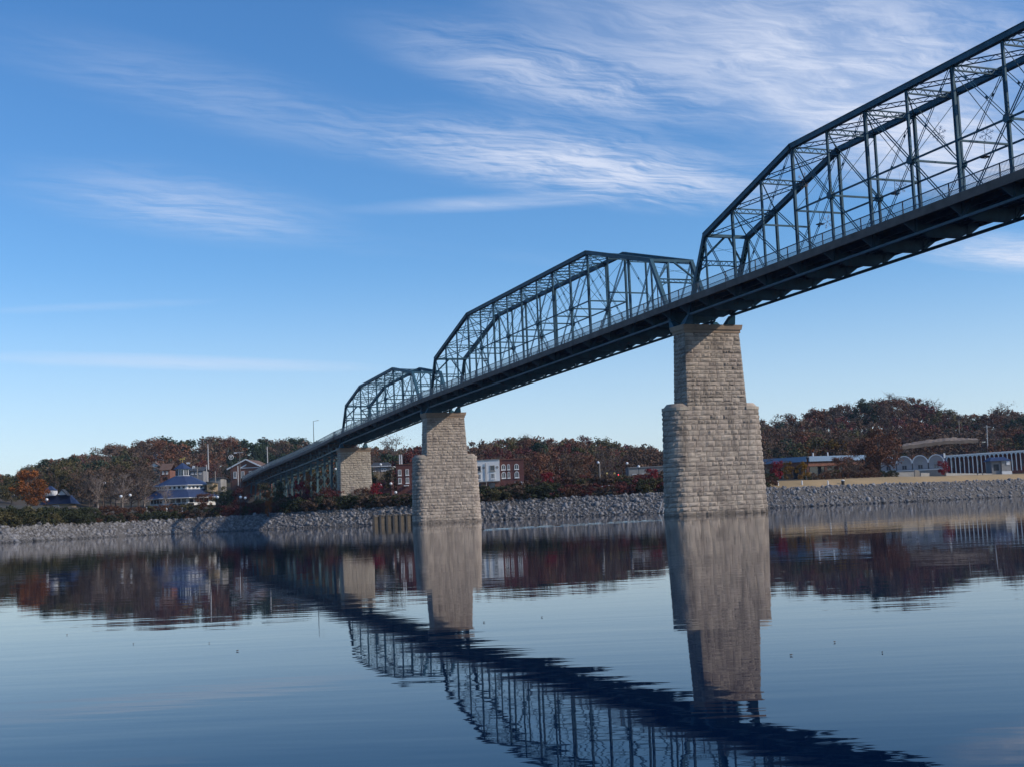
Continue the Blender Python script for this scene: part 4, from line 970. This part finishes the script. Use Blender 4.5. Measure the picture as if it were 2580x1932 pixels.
# timber bulkhead left of the second pier
def bulkhead():
    p0, p1 = at(941, 1321, 281), at(1040, 1317, 285); p0.z = p1.z = -1.0; t = empty('timber_bulkhead', p0, 'tan timber bulkhead with dark posts at the water, left of the second pier', 'bulkhead')
    dv = p1-p0; ln = dv.length; d = dv/ln; nn = Vector((d.y, -d.x, 0)); n = 6
    TB = mat('bulkhead_timber', (.135, .105, .07), .9, var=.35, vscale=1)
    for i in range(n):
        a = p0+d*ln*i/n; b_ = p0+d*ln*(i+1)/n
        for k in range(3):
            z0 = .6+k*.78; MB().hexa([a+Vector((0, 0, z0)), b_+Vector((0, 0, z0)), b_-nn*.2+Vector((0, 0, z0)), a-nn*.2+Vector((0, 0, z0)), a+Vector((0, 0, z0+.75)), b_+Vector((0, 0, z0+.75)), b_-nn*.2+Vector((0, 0, z0+.75)), a-nn*.2+Vector((0, 0, z0+.75))]).build('plank', TB, t)
    for i in range(n+1):
        a = p0+d*ln*i/n+nn*.12; MB().beam(a, a+Vector((0, 0, 3.2)), .42, .3, d).build('pile', DARK, t)
    MB().beam(p0+Vector((0, 0, 3.06)), p1+Vector((0, 0, 3.06)), .4, .16, nn).build('cap_timber', TB, t)
bulkhead()
def bollard(u, v, d, label, h=.95, m=WHITE):
    p = at(u, v, d); p.z = ground(p.x, p.y); tag(MB().lathe([(.16, -.2), (.16, h-.2), (.12, h-.1), (.13, h), (.04, h+.06)], p, 8).build('bollard', m), label, 'bollard', 'pale bollards of the river park')
for a in ((1961, 1226, 296, 'pale bollard on the grass nearest the near pier'), (2021, 1220, 298, 'pale bollard on the grass below the yellow trees'), (2086, 1217, 303, 'pale bollard on the grass below the fascia building'), (370, 1284, 310, 'pale bollard on the river path, leftmost below the pavilion'), (420, 1283, 310, 'pale bollard on the river path below the pavilion doors'), (459, 1282, 310, 'pale bollard on the river path, right below the pavilion')): bollard(*a)
def bin_():
    p = at(2124, 1218, 306); p.z = ground(p.x, p.y); t = empty('litter_bin', p, 'dark litter bin with white lid on the tan grass', 'bin')
    MB().lathe([(.34, -.1), (.4, .9)], p, 10).build('body', DARK, t); MB().lathe([(.42, .904), (.42, 1.0), (.2, 1.15)], p, 10).build('lid', WHITE, t)
bin_()
def bench(u, v, d, label):
    p = at(u, v, d); p.z = ground(p.x, p.y); t = empty('park_bench', p, label, 'bench', None, -YAW); pp = lambda mb, nm: setattr(mb.build(nm, CONC, None, False), 'parent', t)
    pp(MB().box(-.9, .9, -.25, .25, .42, .5), 'seat'); pp(MB().box(-.75, -.6, -.2, .2, -.1, .416), 'leg'); pp(MB().box(.6, .75, -.2, .2, -.1, .416), 'leg')
bench(2470, 1200, 352, 'pale stone bench at the top of the tan grass, right')
# slanted stakes at the foot of the near pier
for k, (u, v, uu, vv) in enumerate(((1660, 1290, 1668, 1262), (1670, 1290, 1674, 1272))):
    tag(MB().tube([at(u, v, 268), at(uu, vv, 268)], .14, 6).build('driven_pile', PALEP), ('longer' if k == 0 else 'shorter')+' slanting pale pile in the rocks left of the near pier', 'pile', 'piles in the rocks')
# boat wake: low real swells
def wake():
    mb = MB()
    for (u0, v0, u1, v1, w, h, sg) in ((1216, 1333, 1690, 1306, .40, .022, 0), (1216, 1336, 1690, 1308.5, .2, .012, 0)):
        def wp(u, v):
            d = CAM[2]/((-(_f+_r*(u-1290)/FPX+_u*(966-v)/FPX))[2]); p = CAM+d*(_f+_r*(u-1290)/FPX+_u*(966-v)/FPX); return Vector((p[0], p[1], 0))
        p, q = wp(u0, v0), wp(u1, v1); dv = (q-p).normalized(); nn = Vector((-dv.y, dv.x, 0)); n = 60; o = len(mb.v)
        for i in range(n+1):
            c = p.lerp(q, i/n)+nn*rng.uniform(-.1, .1); hh = h*(0.5+rng.uniform(0, .8)); 
            mb.v += [tuple(c-nn*w+Vector((0, 0, -.01))), tuple(c-nn*w*.3+Vector((0, 0, hh*.8))), tuple(c+nn*w*.2+Vector((0, 0, hh))), tuple(c+nn*w+Vector((0, 0, -.01)))]
        for i in range(n):
            for k in range(3): mb.f.append((o+4*i+k, o+4*i+4+k, o+4*i+5+k, o+4*i+1+k))
    o = mb.build('boat_wake', WATERM, smooth=True); tag(o, kind='structure')
wake()

# leaves and twigs adrift
for k, (u, v) in enumerate(((336, 1622), (169, 1599), (598, 1640), (527, 1620), (1219, 1568), (2103, 1618), (1993, 1651), (2223, 1644), (1365, 1555), (1971, 1440))):
    dr = _f+_r*(u-1290)/FPX+_u*(966-v)/FPX; p = CAM+dr*(-(CAM[2])/dr[2]); a = rng.uniform(0, 3)
    w_ = .008 if v > 1500 else .03
    mb = MB(); ca, sa = math.cos(a), math.sin(a)
    pts = [(-1.3, 0), (-.5, -.5), (.4, -.6), (1.2, -.1), (.6, .5), (-.4, .55)]
    mb.prism([(p[0]+w_*(x*ca-y*sa), p[1]+w_*(x*sa+y*ca), .004) for x, y in pts], (0, 0, .006)); mb.beam((p[0]-w_*2*ca, p[1]-w_*2*sa, .012), (p[0]+w_*ca, p[1]+w_*sa, .012), w_*.2, w_*.2)
    wh = ['centre of the left half', 'far left', 'second left of the truss reflection', 'left of the viaduct lamp reflection', 'between the two pier reflections', 'right of the near pier reflection', 'lower right of the near pier reflection', 'rightmost, on open water', 'left of the near pier reflection', 'in the dark tree reflection at right'][k]
    tag(mb.build('floating_leaf', BARK), f'small dark leaf floating on the river, {wh}', 'leaf', 'leaves adrift on the river')
# ------------------------------------------------------------------ rocks of the bank
def ico(seed):
    r_ = np.random.default_rng(seed); t = (1+5**.5)/2
    V = np.array([(-1, t, 0), (1, t, 0), (-1, -t, 0), (1, -t, 0), (0, -1, t), (0, 1, t), (0, -1, -t), (0, 1, -t), (t, 0, -1), (t, 0, 1), (-t, 0, -1), (-t, 0, 1)], float)
    V /= np.linalg.norm(V[0]); V *= r_.uniform(.62, 1.25, (12, 1)); V *= np.array([1.0, r_.uniform(.6, 1), r_.uniform(.5, .85)])
    F = np.array([(0, 11, 5), (0, 5, 1), (0, 1, 7), (0, 7, 10), (0, 10, 11), (1, 5, 9), (5, 11, 4), (11, 10, 2), (10, 7, 6), (7, 1, 8), (3, 9, 4), (3, 4, 2), (3, 2, 6), (3, 6, 8), (3, 8, 9), (4, 9, 5), (2, 4, 11), (6, 2, 10), (8, 6, 7), (9, 8, 1)])
    return V, F
def rocks():
    var = [ico(i) for i in range(10)]; meshes = [np_mesh('rock', v, f, [ROCK]) for v, f in var]
    N_ = 24000; u = rng.uniform(-330, 3000, N_); s = rng.uniform(-1.2, 10.4, N_); size = np.clip(rng.gamma(2.6, .105, N_), .13, 1.1)
    P = []
    for ui, si, z in zip(u, s, size):
        d = shore(ui)+si; l = (ui-1290)/FPX*d; P.append((*xy(l, d), ground_ld(l, d)))
    P = np.array(P); P[:, 2] += size*.12
    inframe = (u > 10) & (u < 2560) & (s > 1)
    big = set(np.argsort(-(size*inframe))[:290].tolist())
    VV = []; FF = []; o = 0
    for i in range(N_):
        k = i % 10; e = rng.uniform(0, 6.283, 3)
        if i in big:
            ob = bpy.data.objects.new('rock', meshes[k]); col.objects.link(ob); ob.parent = GROUND; ob.location = P[i]; ob.rotation_euler = e; sc = size[i]*.78; ob.scale = (sc, sc, sc); continue
        c, s_ = math.cos(e[0]), math.sin(e[0]); c2, s2 = math.cos(e[1]), math.sin(e[1])
        Rm = np.array([[c, -s_, 0], [s_, c, 0], [0, 0, 1]]) @ np.array([[1, 0, 0], [0, c2, -s2], [0, s2, c2]])
        VV.append(var[k][0] @ Rm.T*size[i]*.78+P[i]); FF.append(var[k][1]+o); o += 12
    me = np_mesh('riprap', np.concatenate(VV), np.concatenate(FF), [ROCK]); ob = bpy.data.objects.new('riprap', me); col.objects.link(ob); ob.parent = GROUND; ob['kind'] = 'stuff'
rocks()
def boulder():
    v, f = ico(3); p = at(1010, 1271, 302); p.z = ground(p.x, p.y)+.35
    o = bpy.data.objects.new('boulder', np_mesh('boulder', v*np.array([1.1, .8, .75]), f, [mat('pale_boulder', (.55, .50, .43), .9, var=.15, vscale=1)])); col.objects.link(o); o.location = p; tag(o, 'pale lone boulder above the timber bulkhead, left of the second pier', 'boulder')
boulder()

# ------------------------------------------------------------------ trees
def leafmat(name, c, c2):
    m = mat(name, c, 0.85, col2=c2, vscale=.45, islvar=.30, objvar=.22, spec=.15); return m
LM = {'rust': leafmat('rust_leaves', (.190, .078, .040), (.110, .055, .034)), 'red': leafmat('dark_red_leaves', (.150, .042, .036), (.095, .036, .030)),
      'brown': leafmat('brown_leaves', (.150, .092, .058), (.090, .062, .044)), 'pine': leafmat('pine_needles', (.042, .062, .034), (.024, .040, .024)),
      'olive': leafmat('olive_leaves', (.120, .098, .040), (.066, .064, .030)), 'orange': leafmat('orange_leaves', (.30, .105, .028), (.19, .066, .022)),
      'scarlet': leafmat('scarlet_leaves', (.27, .026, .034), (.17, .020, .026)), 'gold': leafmat('gold_leaves', (.25, .135, .022), (.15, .085, .018)),
      'hedge': leafmat('hedge_leaves', (.052, .058, .026), (.032, .038, .019)), 'russet': leafmat('russet_hedge_leaves', (.140, .064, .038), (.085, .048, .030))}
def crown_arrays(seed, n, shape, leaf, clumps=26):
    """leaf-clump quads filling a crown of height 1 above z=0; returns vertex, face arrays"""
    r_ = np.random.default_rng(seed)
    th = r_.uniform(0, 2*math.pi, clumps); zz = r_.uniform(0, 1, clumps); rad = np.sqrt(r_.uniform(.05, 1, clumps))
    if shape == 'round': env = np.sqrt(np.clip(1-(2*zz-1)**2*.92, 0, 1))*.52; z0, zs = .22, .74
    elif shape == 'cone': env = (1.02-zz)*.36+.03; z0, zs = .10, .88
    elif shape == 'bush': env = np.sqrt(np.clip(1-(zz*.85)**2, 0, 1))*.75; z0, zs = .08, .78
    elif shape == 'pine': env = np.where(zz < .5, .14+.5*zz, .39-(zz-.5)*.42)+.03; z0, zs = .32, .64
    else: env = np.sqrt(np.clip(1-(2*zz-1)**2*.8, 0, 1))*.40; z0, zs = .12, .84
    C = np.stack([np.cos(th)*rad*env, np.sin(th)*rad*env, z0+zs*zz], 1); cs = r_.uniform(.085, .175, clumps)*(1.25 if shape == 'bush' else 1)
    k = r_.integers(0, clumps, n); d = r_.normal(size=(n, 3)); d /= np.linalg.norm(d, axis=1)[:, None]
    P = C[k]+d*(cs[k]*r_.uniform(.45, 1.08, n))[:, None]*np.array([1, 1, .8])
    a = r_.normal(size=(n, 3)); a /= np.linalg.norm(a, axis=1)[:, None]; b = np.cross(a, d+.3*r_.normal(size=(n, 3))); b /= np.linalg.norm(b, axis=1)[:, None]+1e-9
    s = leaf*r_.uniform(.55, 1.25, n)[:, None]; a = a*s; b = b*s*.62
    V = np.stack([P-a, P-b, P+a, P+b], 1).reshape(-1, 3); F = np.arange(4*n).reshape(n, 4); return V, F, C
def branch_mesh(seed, C, fork=.3, bare=False, tw=.02):
    r_ = random.Random(seed); mb = MB()
    mb.tube([(0, 0, -.08), (r_.uniform(-.01, .01), r_.uniform(-.01, .01), fork*.5), (r_.uniform(-.02, .02), r_.uniform(-.02, .02), fork), (0, 0, .72)], [tw*1.25, tw, tw*.85, tw*.25], 6)
    for i, c in enumerate(C[:(24 if bare else 12)]):
        z = r_.uniform(.55, 1)*fork+ (c[2]-fork)*.25 if c[2] > fork else fork*.6
        m = (c[0]*.5+r_.uniform(-.03, .03), c[1]*.5+r_.uniform(-.03, .03), z+(c[2]-z)*.6)
        mb.tube([(0, 0, z), m, tuple(c)], [tw*.55, tw*.34, tw*.1], 5)
        if bare:
            for q in range(9):
                f = r_.uniform(.35, 1); b0 = Vector(m).lerp(Vector(c), f); e = b0+Vector((r_.gauss(0, .075), r_.gauss(0, .075), abs(r_.gauss(.05, .05))))
                mb.tube([b0, e], [tw*.16, tw*.04], 3, False)
                for q2 in range(3):
                    e2 = b0.lerp(e, r_.uniform(.4, 1)); mb.tube([e2, e2+Vector((r_.gauss(0, .04), r_.gauss(0, .04), abs(r_.gauss(.03, .03))))], [tw*.09, tw*.03], 3, False)
    return mb
TYPES = {}
def tree_type(key, shape, leafm, n, leaf, clumps, variants=3, bark=BARK, bare=False):
    out = []
    for k in range(variants):
        sd = hash((shape, k, clumps)) % 9999 if False else (sum(map(ord, key))*7+k*131) % 9999
        V, F, C = crown_arrays(sd, n, shape, leaf, clumps); cm = np_mesh('crown', V, F, [LM[leafm]])
        b = branch_mesh(sd, C, .3, bare); tm = bpy.data.meshes.new('trunk'); tm.from_pydata(b.v, [], b.f); tm.materials.append(bark); tm.update()
        out.append((tm, cm))
    TYPES[key] = out
tree_type('rust', 'round', 'rust', 2600, .026, 34); tree_type('red', 'round', 'red', 2400, .026, 32); tree_type('brown', 'round', 'brown', 1700, .024, 34, 4)
tree_type('olive', 'round', 'olive', 2500, .026, 32); tree_type('pine', 'pine', 'pine', 2800, .030, 30); tree_type('orange', 'oval', 'orange', 2600, .026, 30)
tree_type('scarlet', 'oval', 'scarlet', 2200, .030, 24, 2); tree_type('gold', 'oval', 'gold', 2400, .028, 26); tree_type('bare', 'round', 'brown', 420, .016, 30, 4, BARK, True)
tree_type('pale_bare', 'oval', 'rust', 160, .016, 24, 3, BARKP, True); tree_type('cedar', 'cone', 'pine', 2400, .028, 34, 2)
tree_cnt = 0
def tree(key, u, d, h, label, group=None, wd=1.0, z=None, name='tree'):
    global tree_cnt
    tree_cnt += 1
    l = (u-1290)/FPX*d; x, y = xy(l, d); g = ground_ld(l, d)-.15 if z is None else z
    tm, cm = TYPES[key][tree_cnt % len(TYPES[key])]
    t = empty(name, (x, y, g), label, 'tree', group, random.uniform(0, 6.28)); t.scale = (h*wd, h*wd, h)
    for nm, me in (('trunk', tm), ('crown', cm)):
        o = bpy.data.objects.new(nm, me); col.objects.link(o); o.parent = t
    return t
def top_tree(key, u, vtop, d, label, group=None, wd=1.0, vb=None):      # height from where its top shows
    l = (u-1290)/FPX*d; g = ground_ld(l, d); p = at(u, vtop, d); return tree(key, u, d, max(3.0, (p.z-g)/.97), label, group, wd)
# single trees one can point at
top_tree('orange', 62, 1186, 320, 'large orange tree at the far left edge of the bank', wd=1.1); top_tree('orange', 84, 1208, 314, 'smaller orange-red tree right beside the large orange tree', wd=1.1)
top_tree('olive', 20, 1215, 330, 'olive bushy tree cut by the left edge', wd=1.2)
top_tree('scarlet', 1366, 1190, 300, 'bright scarlet small tree right of the arched brick building', wd=.95)
top_tree('scarlet', 1944, 1156, 304, 'scarlet tree touching the right side of the near pier', wd=.8); top_tree('gold', 1975, 1163, 306, 'gold tree beside the scarlet tree right of the near pier', wd=.9); top_tree('gold', 2010, 1164, 306, 'rounder gold tree before the fascia building left face', wd=.95)
top_tree('scarlet', 1633, 1180, 299, 'crimson tree before the low grey shop', wd=1.0); top_tree('scarlet', 2366, 1156, 342, 'crimson tree before the last white arch of the vaulted pavilion', wd=.95)
top_tree('rust', 2205, 1082, 340, 'big rust-red tree left of the vaulted pavilion', wd=.9); top_tree('rust', 2170, 1120, 338, 'rust tree leaning on the big rust-red tree', wd=1.0)
top_tree('rust', 2110, 1150, 330, 'russet tree covering the right wing of the fascia building', wd=1.2); top_tree('brown', 2140, 1158, 326, 'brown tree at the right end of the fascia building', wd=1.2)
top_tree('gold', 2098, 1112, 395, 'gold-orange tree rising behind the fascia building roof', wd=1.1); top_tree('orange', 2038, 1113, 395, 'orange tree behind the fascia building corner', wd=1.3)
top_tree('pine', 1350, 1118, 420, 'dark pine above the scarlet tree'); top_tree('scarlet', 935, 1212, 312, 'small crimson tree at the right foot of the bank pier', wd=.9)
top_tree('pale_bare', 880, 1222, 306, 'leafless reddish sapling before the bank pier', wd=.9); top_tree('red', 815, 1228, 312, 'dark red round tree left of the bank pier', wd=1.3)
top_tree('orange', 772, 1198, 325, 'slim orange tree under the viaduct', wd=.6); top_tree('scarlet', 748, 1205, 322, 'crimson tree under the viaduct', wd=.7); top_tree('olive', 660, 1218, 318, 'olive tree under the foot of the viaduct', wd=1.2)
top_tree('orange', 666, 1240, 308, 'thin bright orange sapling below the viaduct foot', wd=.35)
top_tree('pine', 560, 1236, 318, 'dark evergreen between pavilion and viaduct foot', wd=1.1); top_tree('red', 592, 1230, 320, 'dark red tree below the brick hall', wd=1.1); top_tree('cedar', 697, 1216, 316, 'dark pointed cedar under the viaduct', wd=.9)
ORDK = ['first', 'second', 'third', 'fourth', 'sixth', 'seventh', 'fifth', 'eighth']
for k, (u, v) in enumerate(((215, 1185), (238, 1196), (270, 1180), (300, 1190), (340, 1175), (355, 1205), (322, 1215), (408, 1222))):
    top_tree('bare' if k % 2 == 0 else 'pale_bare', u, v, 322+k*1.5, f'{ORDK[k]} leafless tree from the left between kiosk and round pavilion', 'bare trees left of the pavilion', wd=1.0)
top_tree('bare', 985, 1103, 430, 'tall half-bare tree on the skyline right of the bank pier', wd=1.05); top_tree('bare', 1040, 1122, 440, 'bare skyline tree just left of the second pier', wd=1.0)
top_tree('bare', 2240, 990, 600, 'highest tree on the right hill crest', wd=1.1); top_tree('bare', 2275, 1000, 602, 'second highest tree on the right hill crest', wd=1.0)
top_tree('bare', 2345, 1008, 600, 'leafless spreading tree on the right hill crest', wd=1.2); top_tree('bare', 2530, 1014, 596, 'half-bare round tree on the crest near the right edge', wd=1.15); top_tree('bare', 2120, 1030, 600, 'half-bare tree on the crest above the fascia building', wd=1.1)
top_tree('rust', 503, 1242, 324, 'round brown bushy tree before the right side of the round pavilion', wd=1.25); top_tree('olive', 538, 1220, 345, 'olive tree between the pavilion annex and the viaduct foot', wd=1.0)
top_tree('olive', 985, 1180, 352, 'olive tree over the tan house right corner', wd=1.0)
# the woods on the hills
keep_out = [(365, 560, 1143, 1290), (575, 680, 1150, 1230), (925, 1000, 1155, 1250), (1000, 1335, 1150, 1250), (1500, 1690, 1160, 1240), (1945, 2150, 1140, 1220), (2225, 2600, 1100, 1215)]
CUT = (2245, 2470)
SK_U = [-300, 0, 27, 62, 108, 163, 230, 320, 347, 423, 475, 600, 760, 830, 985, 1150, 1230, 1290, 1330, 1440, 1500, 1600, 1670, 1760, 1900, 2050, 2130, 2240, 2330, 2450, 2530, 2580, 2760]
SK_V = [1240, 1193, 1190, 1177, 1158, 1147, 1136, 1122, 1112, 1110, 1105, 1103, 1108, 1122, 1125, 1128, 1112, 1100, 1098, 1106, 1114, 1122, 1130, 1100, 1062, 1032, 1018, 1004, 1020, 1046, 1026, 1036, 1040]
def woods():
    pts = []
    for _ in range(26000):
        u = rng.uniform(-160, 2760); sh = shore(u); d = rng.uniform(max(sh+62, 350 if u < 380 else 0), 640)
        l = (u-1290)/FPX*d; x, y = xy(l, d)
        if -6 < x < 12 and y < 330: continue                 # the viaduct's line
        mind = 6.0 if d < 520 else 6.2
        g = ground_ld(l, d); v = 966; 
        # row in the picture of its foot and top, to keep houses and the cutting clear
        hor = 1351-(112/2580)*u; vf = hor-(g-1.1)*FPX/d; h = rng.uniform(8.5, 13.5); vt = hor-(g+h-1.1)*FPX/d
        hm = (hor-float(np.interp(u, SK_U, SK_V)))*d/FPX+1.1-g
        if hm < 4.5: continue
        h = min(h, hm*rng.uniform(.72, 1.0)) if d < 555 else float(np.clip(hm*(rng.uniform(.80, 1.02)+(rng.uniform(.05, .16) if rng.uniform() < .16 else 0)), 5.5, 16))
        bad = False
        for (a, b, c, e) in keep_out:
            dl = {365: 470, 575: 450, 925: 385, 1000: 350, 1500: 365, 1945: 375, 2225: 385}[a]
            if a-9 < u < b+9 and d < dl: bad = True
        if u > 2375 and d < 425: bad = True
        if CUT[0]-15 < u < CUT[1]+15 and 385 < d < 452: h = rng.uniform(4.5, 6.0)
        elif CUT[0]-25 < u < CUT[1]+25 and d < 475: bad = True
        if bad: continue
        if any((x-p[0])**2+(y-p[1])**2 < mind**2 for p in pts): continue
        pts.append((x, y, g, u, d, h))
        if len(pts) > 880: break
    return pts
W = woods()
W.sort(key=lambda p: p[4]/p[5])
MARKS = [(40, 'beyond the large orange tree'), (170, 'above the small kiosk'), (300, 'above the bare trees'), (420, 'above the white-gabled house'), (500, 'behind the round pavilion'), (600, 'left of the brick hall'), (700, 'above the brick hall'), (800, 'above the viaduct'), (930, 'left of the bank pier'), (1040, 'above the tan house'), (1180, 'behind the second pier'),
         (1270, 'above the white building'), (1370, 'above the scarlet tree'), (1480, 'above the brown thicket'), (1600, 'above the traffic signals'), (1800, 'above the low grey shop'), (1960, 'just right of the near pier'), (2070, 'above the fascia building'), (2180, 'left of the big rust-red tree'), (2290, 'above the vaulted pavilion'), (2420, 'above the clay road cutting'), (3000, 'above the arcade')]
def ZONE(u, d):
    return next(w for lim, w in MARKS if u < lim), ('on the crest' if d > 560 else ('upslope' if d > 480 else ('midslope' if d > 410 else 'at the hill foot')))
def kind_for(u, d):
    r_ = random.random()
    if 600 < u < 860 and d > 470: return 'pine' if r_ < .75 else 'brown'
    if u < 420 and d < 480: return random.choice(['olive', 'pine', 'brown', 'brown', 'rust', 'olive'])
    if u < 600: return random.choices(['rust', 'brown', 'bare', 'olive', 'pine', 'red'], [3, 4, 3, 2.5, 2, .6])[0]
    if u < 1750: return random.choices(['rust', 'brown', 'red', 'olive', 'bare', 'pine', 'orange'], [3, 4, 1.6, 2.4, 2.2, 1.2, .5])[0]
    return random.choices(['brown', 'red', 'rust', 'bare', 'pine', 'olive'], [5, 1.8, 2.6, 3, 1.2, 1.4])[0]
WORDS = {'rust': 'rust-leaved tree', 'brown': 'brown-leaved tree', 'red': 'dark red tree', 'olive': 'olive-green tree', 'pine': 'dark pine tree', 'bare': 'half-bare twiggy tree', 'orange': 'orange-leaved tree'}
made = {}
for p in W[:235]:
    k = kind_for(p[3], p[4]); z, hgt = ZONE(p[3], p[4])
    o = tree(k, p[3], p[4], p[5], None, 'trees of the hillside woods', random.uniform(.85, 1.15), p[2]-.2)
    made.setdefault((k, z, hgt), []).append((p[3], o))
ORD = ['leftmost', 'second', 'third', 'fourth', 'fifth', 'sixth', 'seventh', 'eighth', 'ninth', 'tenth']
for (k, z, hgt), lst in made.items():
    lst.sort(key=lambda q: q[0])
    for n_, (u, o) in enumerate(lst): o['label'] = (f'{WORDS[k]} {hgt} {z}' if len(lst) == 1 else f'{ORD[min(n_, 9)]} {WORDS[k]} from the left, {hgt} {z}'.replace('leftmost '+WORDS[k]+' from the left', 'leftmost '+WORDS[k]))
    for u, o in lst:
        if len(o['label'].split()) > 16: o['label'] = o['label'].replace(' from the left', '')
def wood_mass():
    keys = ['rust', 'brown', 'red', 'olive', 'pine']; V = []; F = []; MI = []; o = 0
    base = {k: [crown_arrays(900+31*i+q, 700, 'pine' if k == 'pine' else 'round', .042, 22)[:2] for q in range(2)] for i, k in enumerate(keys)}
    for p in W[235:]:
        k = kind_for(p[3], p[4]); k = k if k in keys else 'brown'; v, f = base[k][random.randint(0, 1)]; a = random.uniform(0, 6.28); c, s = math.cos(a), math.sin(a); h = p[5]
        w = v*np.array([h, h, h]); V.append(np.stack([w[:, 0]*c-w[:, 1]*s+p[0], w[:, 0]*s+w[:, 1]*c+p[1], w[:, 2]+p[2]-.5], 1)); F.append(f+o); o += len(v); MI += [keys.index(k)]*len(f)
    me = np_mesh('woodland', np.concatenate(V), np.concatenate(F), [LM[k] for k in keys], MI); ob = bpy.data.objects.new('woodland', me); col.objects.link(ob); ob['kind'] = 'stuff'
wood_mass()
# ------------------------------------------------------------------ shrubs along the bank
SHR = {k: [np_mesh('shrub', *crown_arrays(500+i*17+q, 1500, 'bush', .050, 20)[:2], [LM[k]]) for q in range(3)] for i, k in enumerate(['hedge', 'russet', 'brown', 'olive', 'red', 'gold'])}
def shrub(k, u, d, h, label, group, wd=1.0):
    l = (u-1290)/FPX*d; x, y = xy(l, d); o = bpy.data.objects.new('shrub', random.choice(SHR[k])); col.objects.link(o)
    o.location = (x, y, ground_ld(l, d)-.25); o.rotation_euler = (0, 0, random.uniform(0, 6.28)); o.scale = (h*wd, h*wd, h); return tag(o, label, 'shrub', group)
def shrub_run(u0, u1, step, s0, s1, h0, h1, kinds, where, rows=2):
    byk = {}
    for r_ in range(rows):
        u = u0+r_*step*.5
        while u < u1:
            k = random.choice(kinds); s = s0+(s1-s0)*(r_+random.uniform(.2, .8))/rows
            o = shrub(k, u, shore(u)+s, random.uniform(h0, h1), None, f'shrubs {where}', random.uniform(.9, 1.25)); byk.setdefault((k, r_), []).append((u, o)); u += step*random.uniform(.75, 1.25)
    W2 = ORD+['eleventh', 'twelfth', 'thirteenth', 'fourteenth', 'fifteenth', 'sixteenth', 'seventeenth', 'eighteenth']
    for (k, r_), lst in byk.items():
        nm = {'hedge': 'dark green', 'russet': 'russet', 'brown': 'brown', 'olive': 'olive', 'red': 'dark red', 'gold': 'gold'}[k]
        row_ = '' if rows == 1 else ('front-row ' if r_ == 0 else 'back-row ')
        for n_, (u, o) in enumerate(sorted(lst, key=lambda q: q[0])): o['label'] = f'{W2[n_]} {row_}{nm} shrub'+('' if n_ == 0 else ' from the left')+f' {where}'
shrub_run(-60, 210, 18, 9.5, 15, 2.6, 3.4, ['hedge', 'hedge', 'hedge', 'olive'], 'above the rocks at far left', 2)
shrub_run(205, 520, 20, 10, 14, 1.6, 2.3, ['hedge', 'hedge', 'brown', 'russet'], 'above the rocks below the round pavilion', 2)
shrub_run(230, 640, 22, 19, 26, 1.8, 2.6, ['russet', 'russet', 'brown', 'olive'], 'before the round pavilion and viaduct foot', 1)
shrub_run(515, 720, 20, 10, 18, 2.2, 3.2, ['russet', 'russet', 'brown', 'red', 'hedge'], 'above the rocks below the viaduct', 2)
shrub_run(715, 1010, 18, 9.8, 15, 2.6, 3.5, ['hedge', 'hedge', 'olive', 'brown'], 'above the rocks at the bank pier', 2)
shrub_run(1040, 1400, 18, 9.6, 15, 2.6, 3.6, ['hedge', 'olive', 'hedge', 'brown'], 'above the rocks before the brick row', 2)
shrub_run(1395, 1560, 19, 9.6, 17, 1.8, 2.8, ['russet', 'brown', 'russet', 'red'], 'above the rocks below the traffic signals', 2)
shrub_run(1555, 1930, 18, 11, 18, 2.4, 3.4, ['hedge', 'olive', 'red', 'russet'], 'above the rocks behind the near pier', 2)
shrub_run(1300, 1700, 24, 28, 40, 2.8, 4.2, ['russet', 'brown', 'red', 'olive'], 'on the bank between the river piers', 2)
shrub_run(2020, 2240, 20, 27, 34, 1.8, 2.8, ['hedge', 'russet', 'brown', 'olive'], 'at the top of the tan grass', 2)
shrub_run(690, 930, 22, 21, 27, 2.6, 3.8, ['russet', 'red', 'hedge', 'brown'], 'at the foot of the viaduct legs', 1)

for k_, u_ in enumerate(np.linspace(2238, 2440, 12)):
    shrub(random.choice(['brown', 'hedge', 'russet']), u_+rng.uniform(-5, 5), 449+rng.uniform(-3, 3), rng.uniform(3.2, 5.4), f'{(ORD+["eleventh", "twelfth"])[k_]} shrub from the left just below the clay road cutting', 'shrubs below the road cutting', 1.1)
# ------------------------------------------------------------------ thin river haze
def haze():
    m = bpy.data.materials.new('haze_air'); m.use_nodes = True; nt = m.node_tree; nt.nodes.clear()
    out = N(nt.nodes, 'ShaderNodeOutputMaterial'); v = N(nt.nodes, 'ShaderNodeVolumePrincipled'); nt.links.new(v.outputs[0], out.inputs['Volume'])
    v.inputs['Color'].default_value = (0.62, 0.76, 1.0, 1); v.inputs['Density'].default_value = 0.00007; v.inputs['Anisotropy'].default_value = 0.0
    o = MB().box(-16500, 16500, -16500, 16500, -6, 75).build('haze', m); tag(o, kind='stuff')
haze()
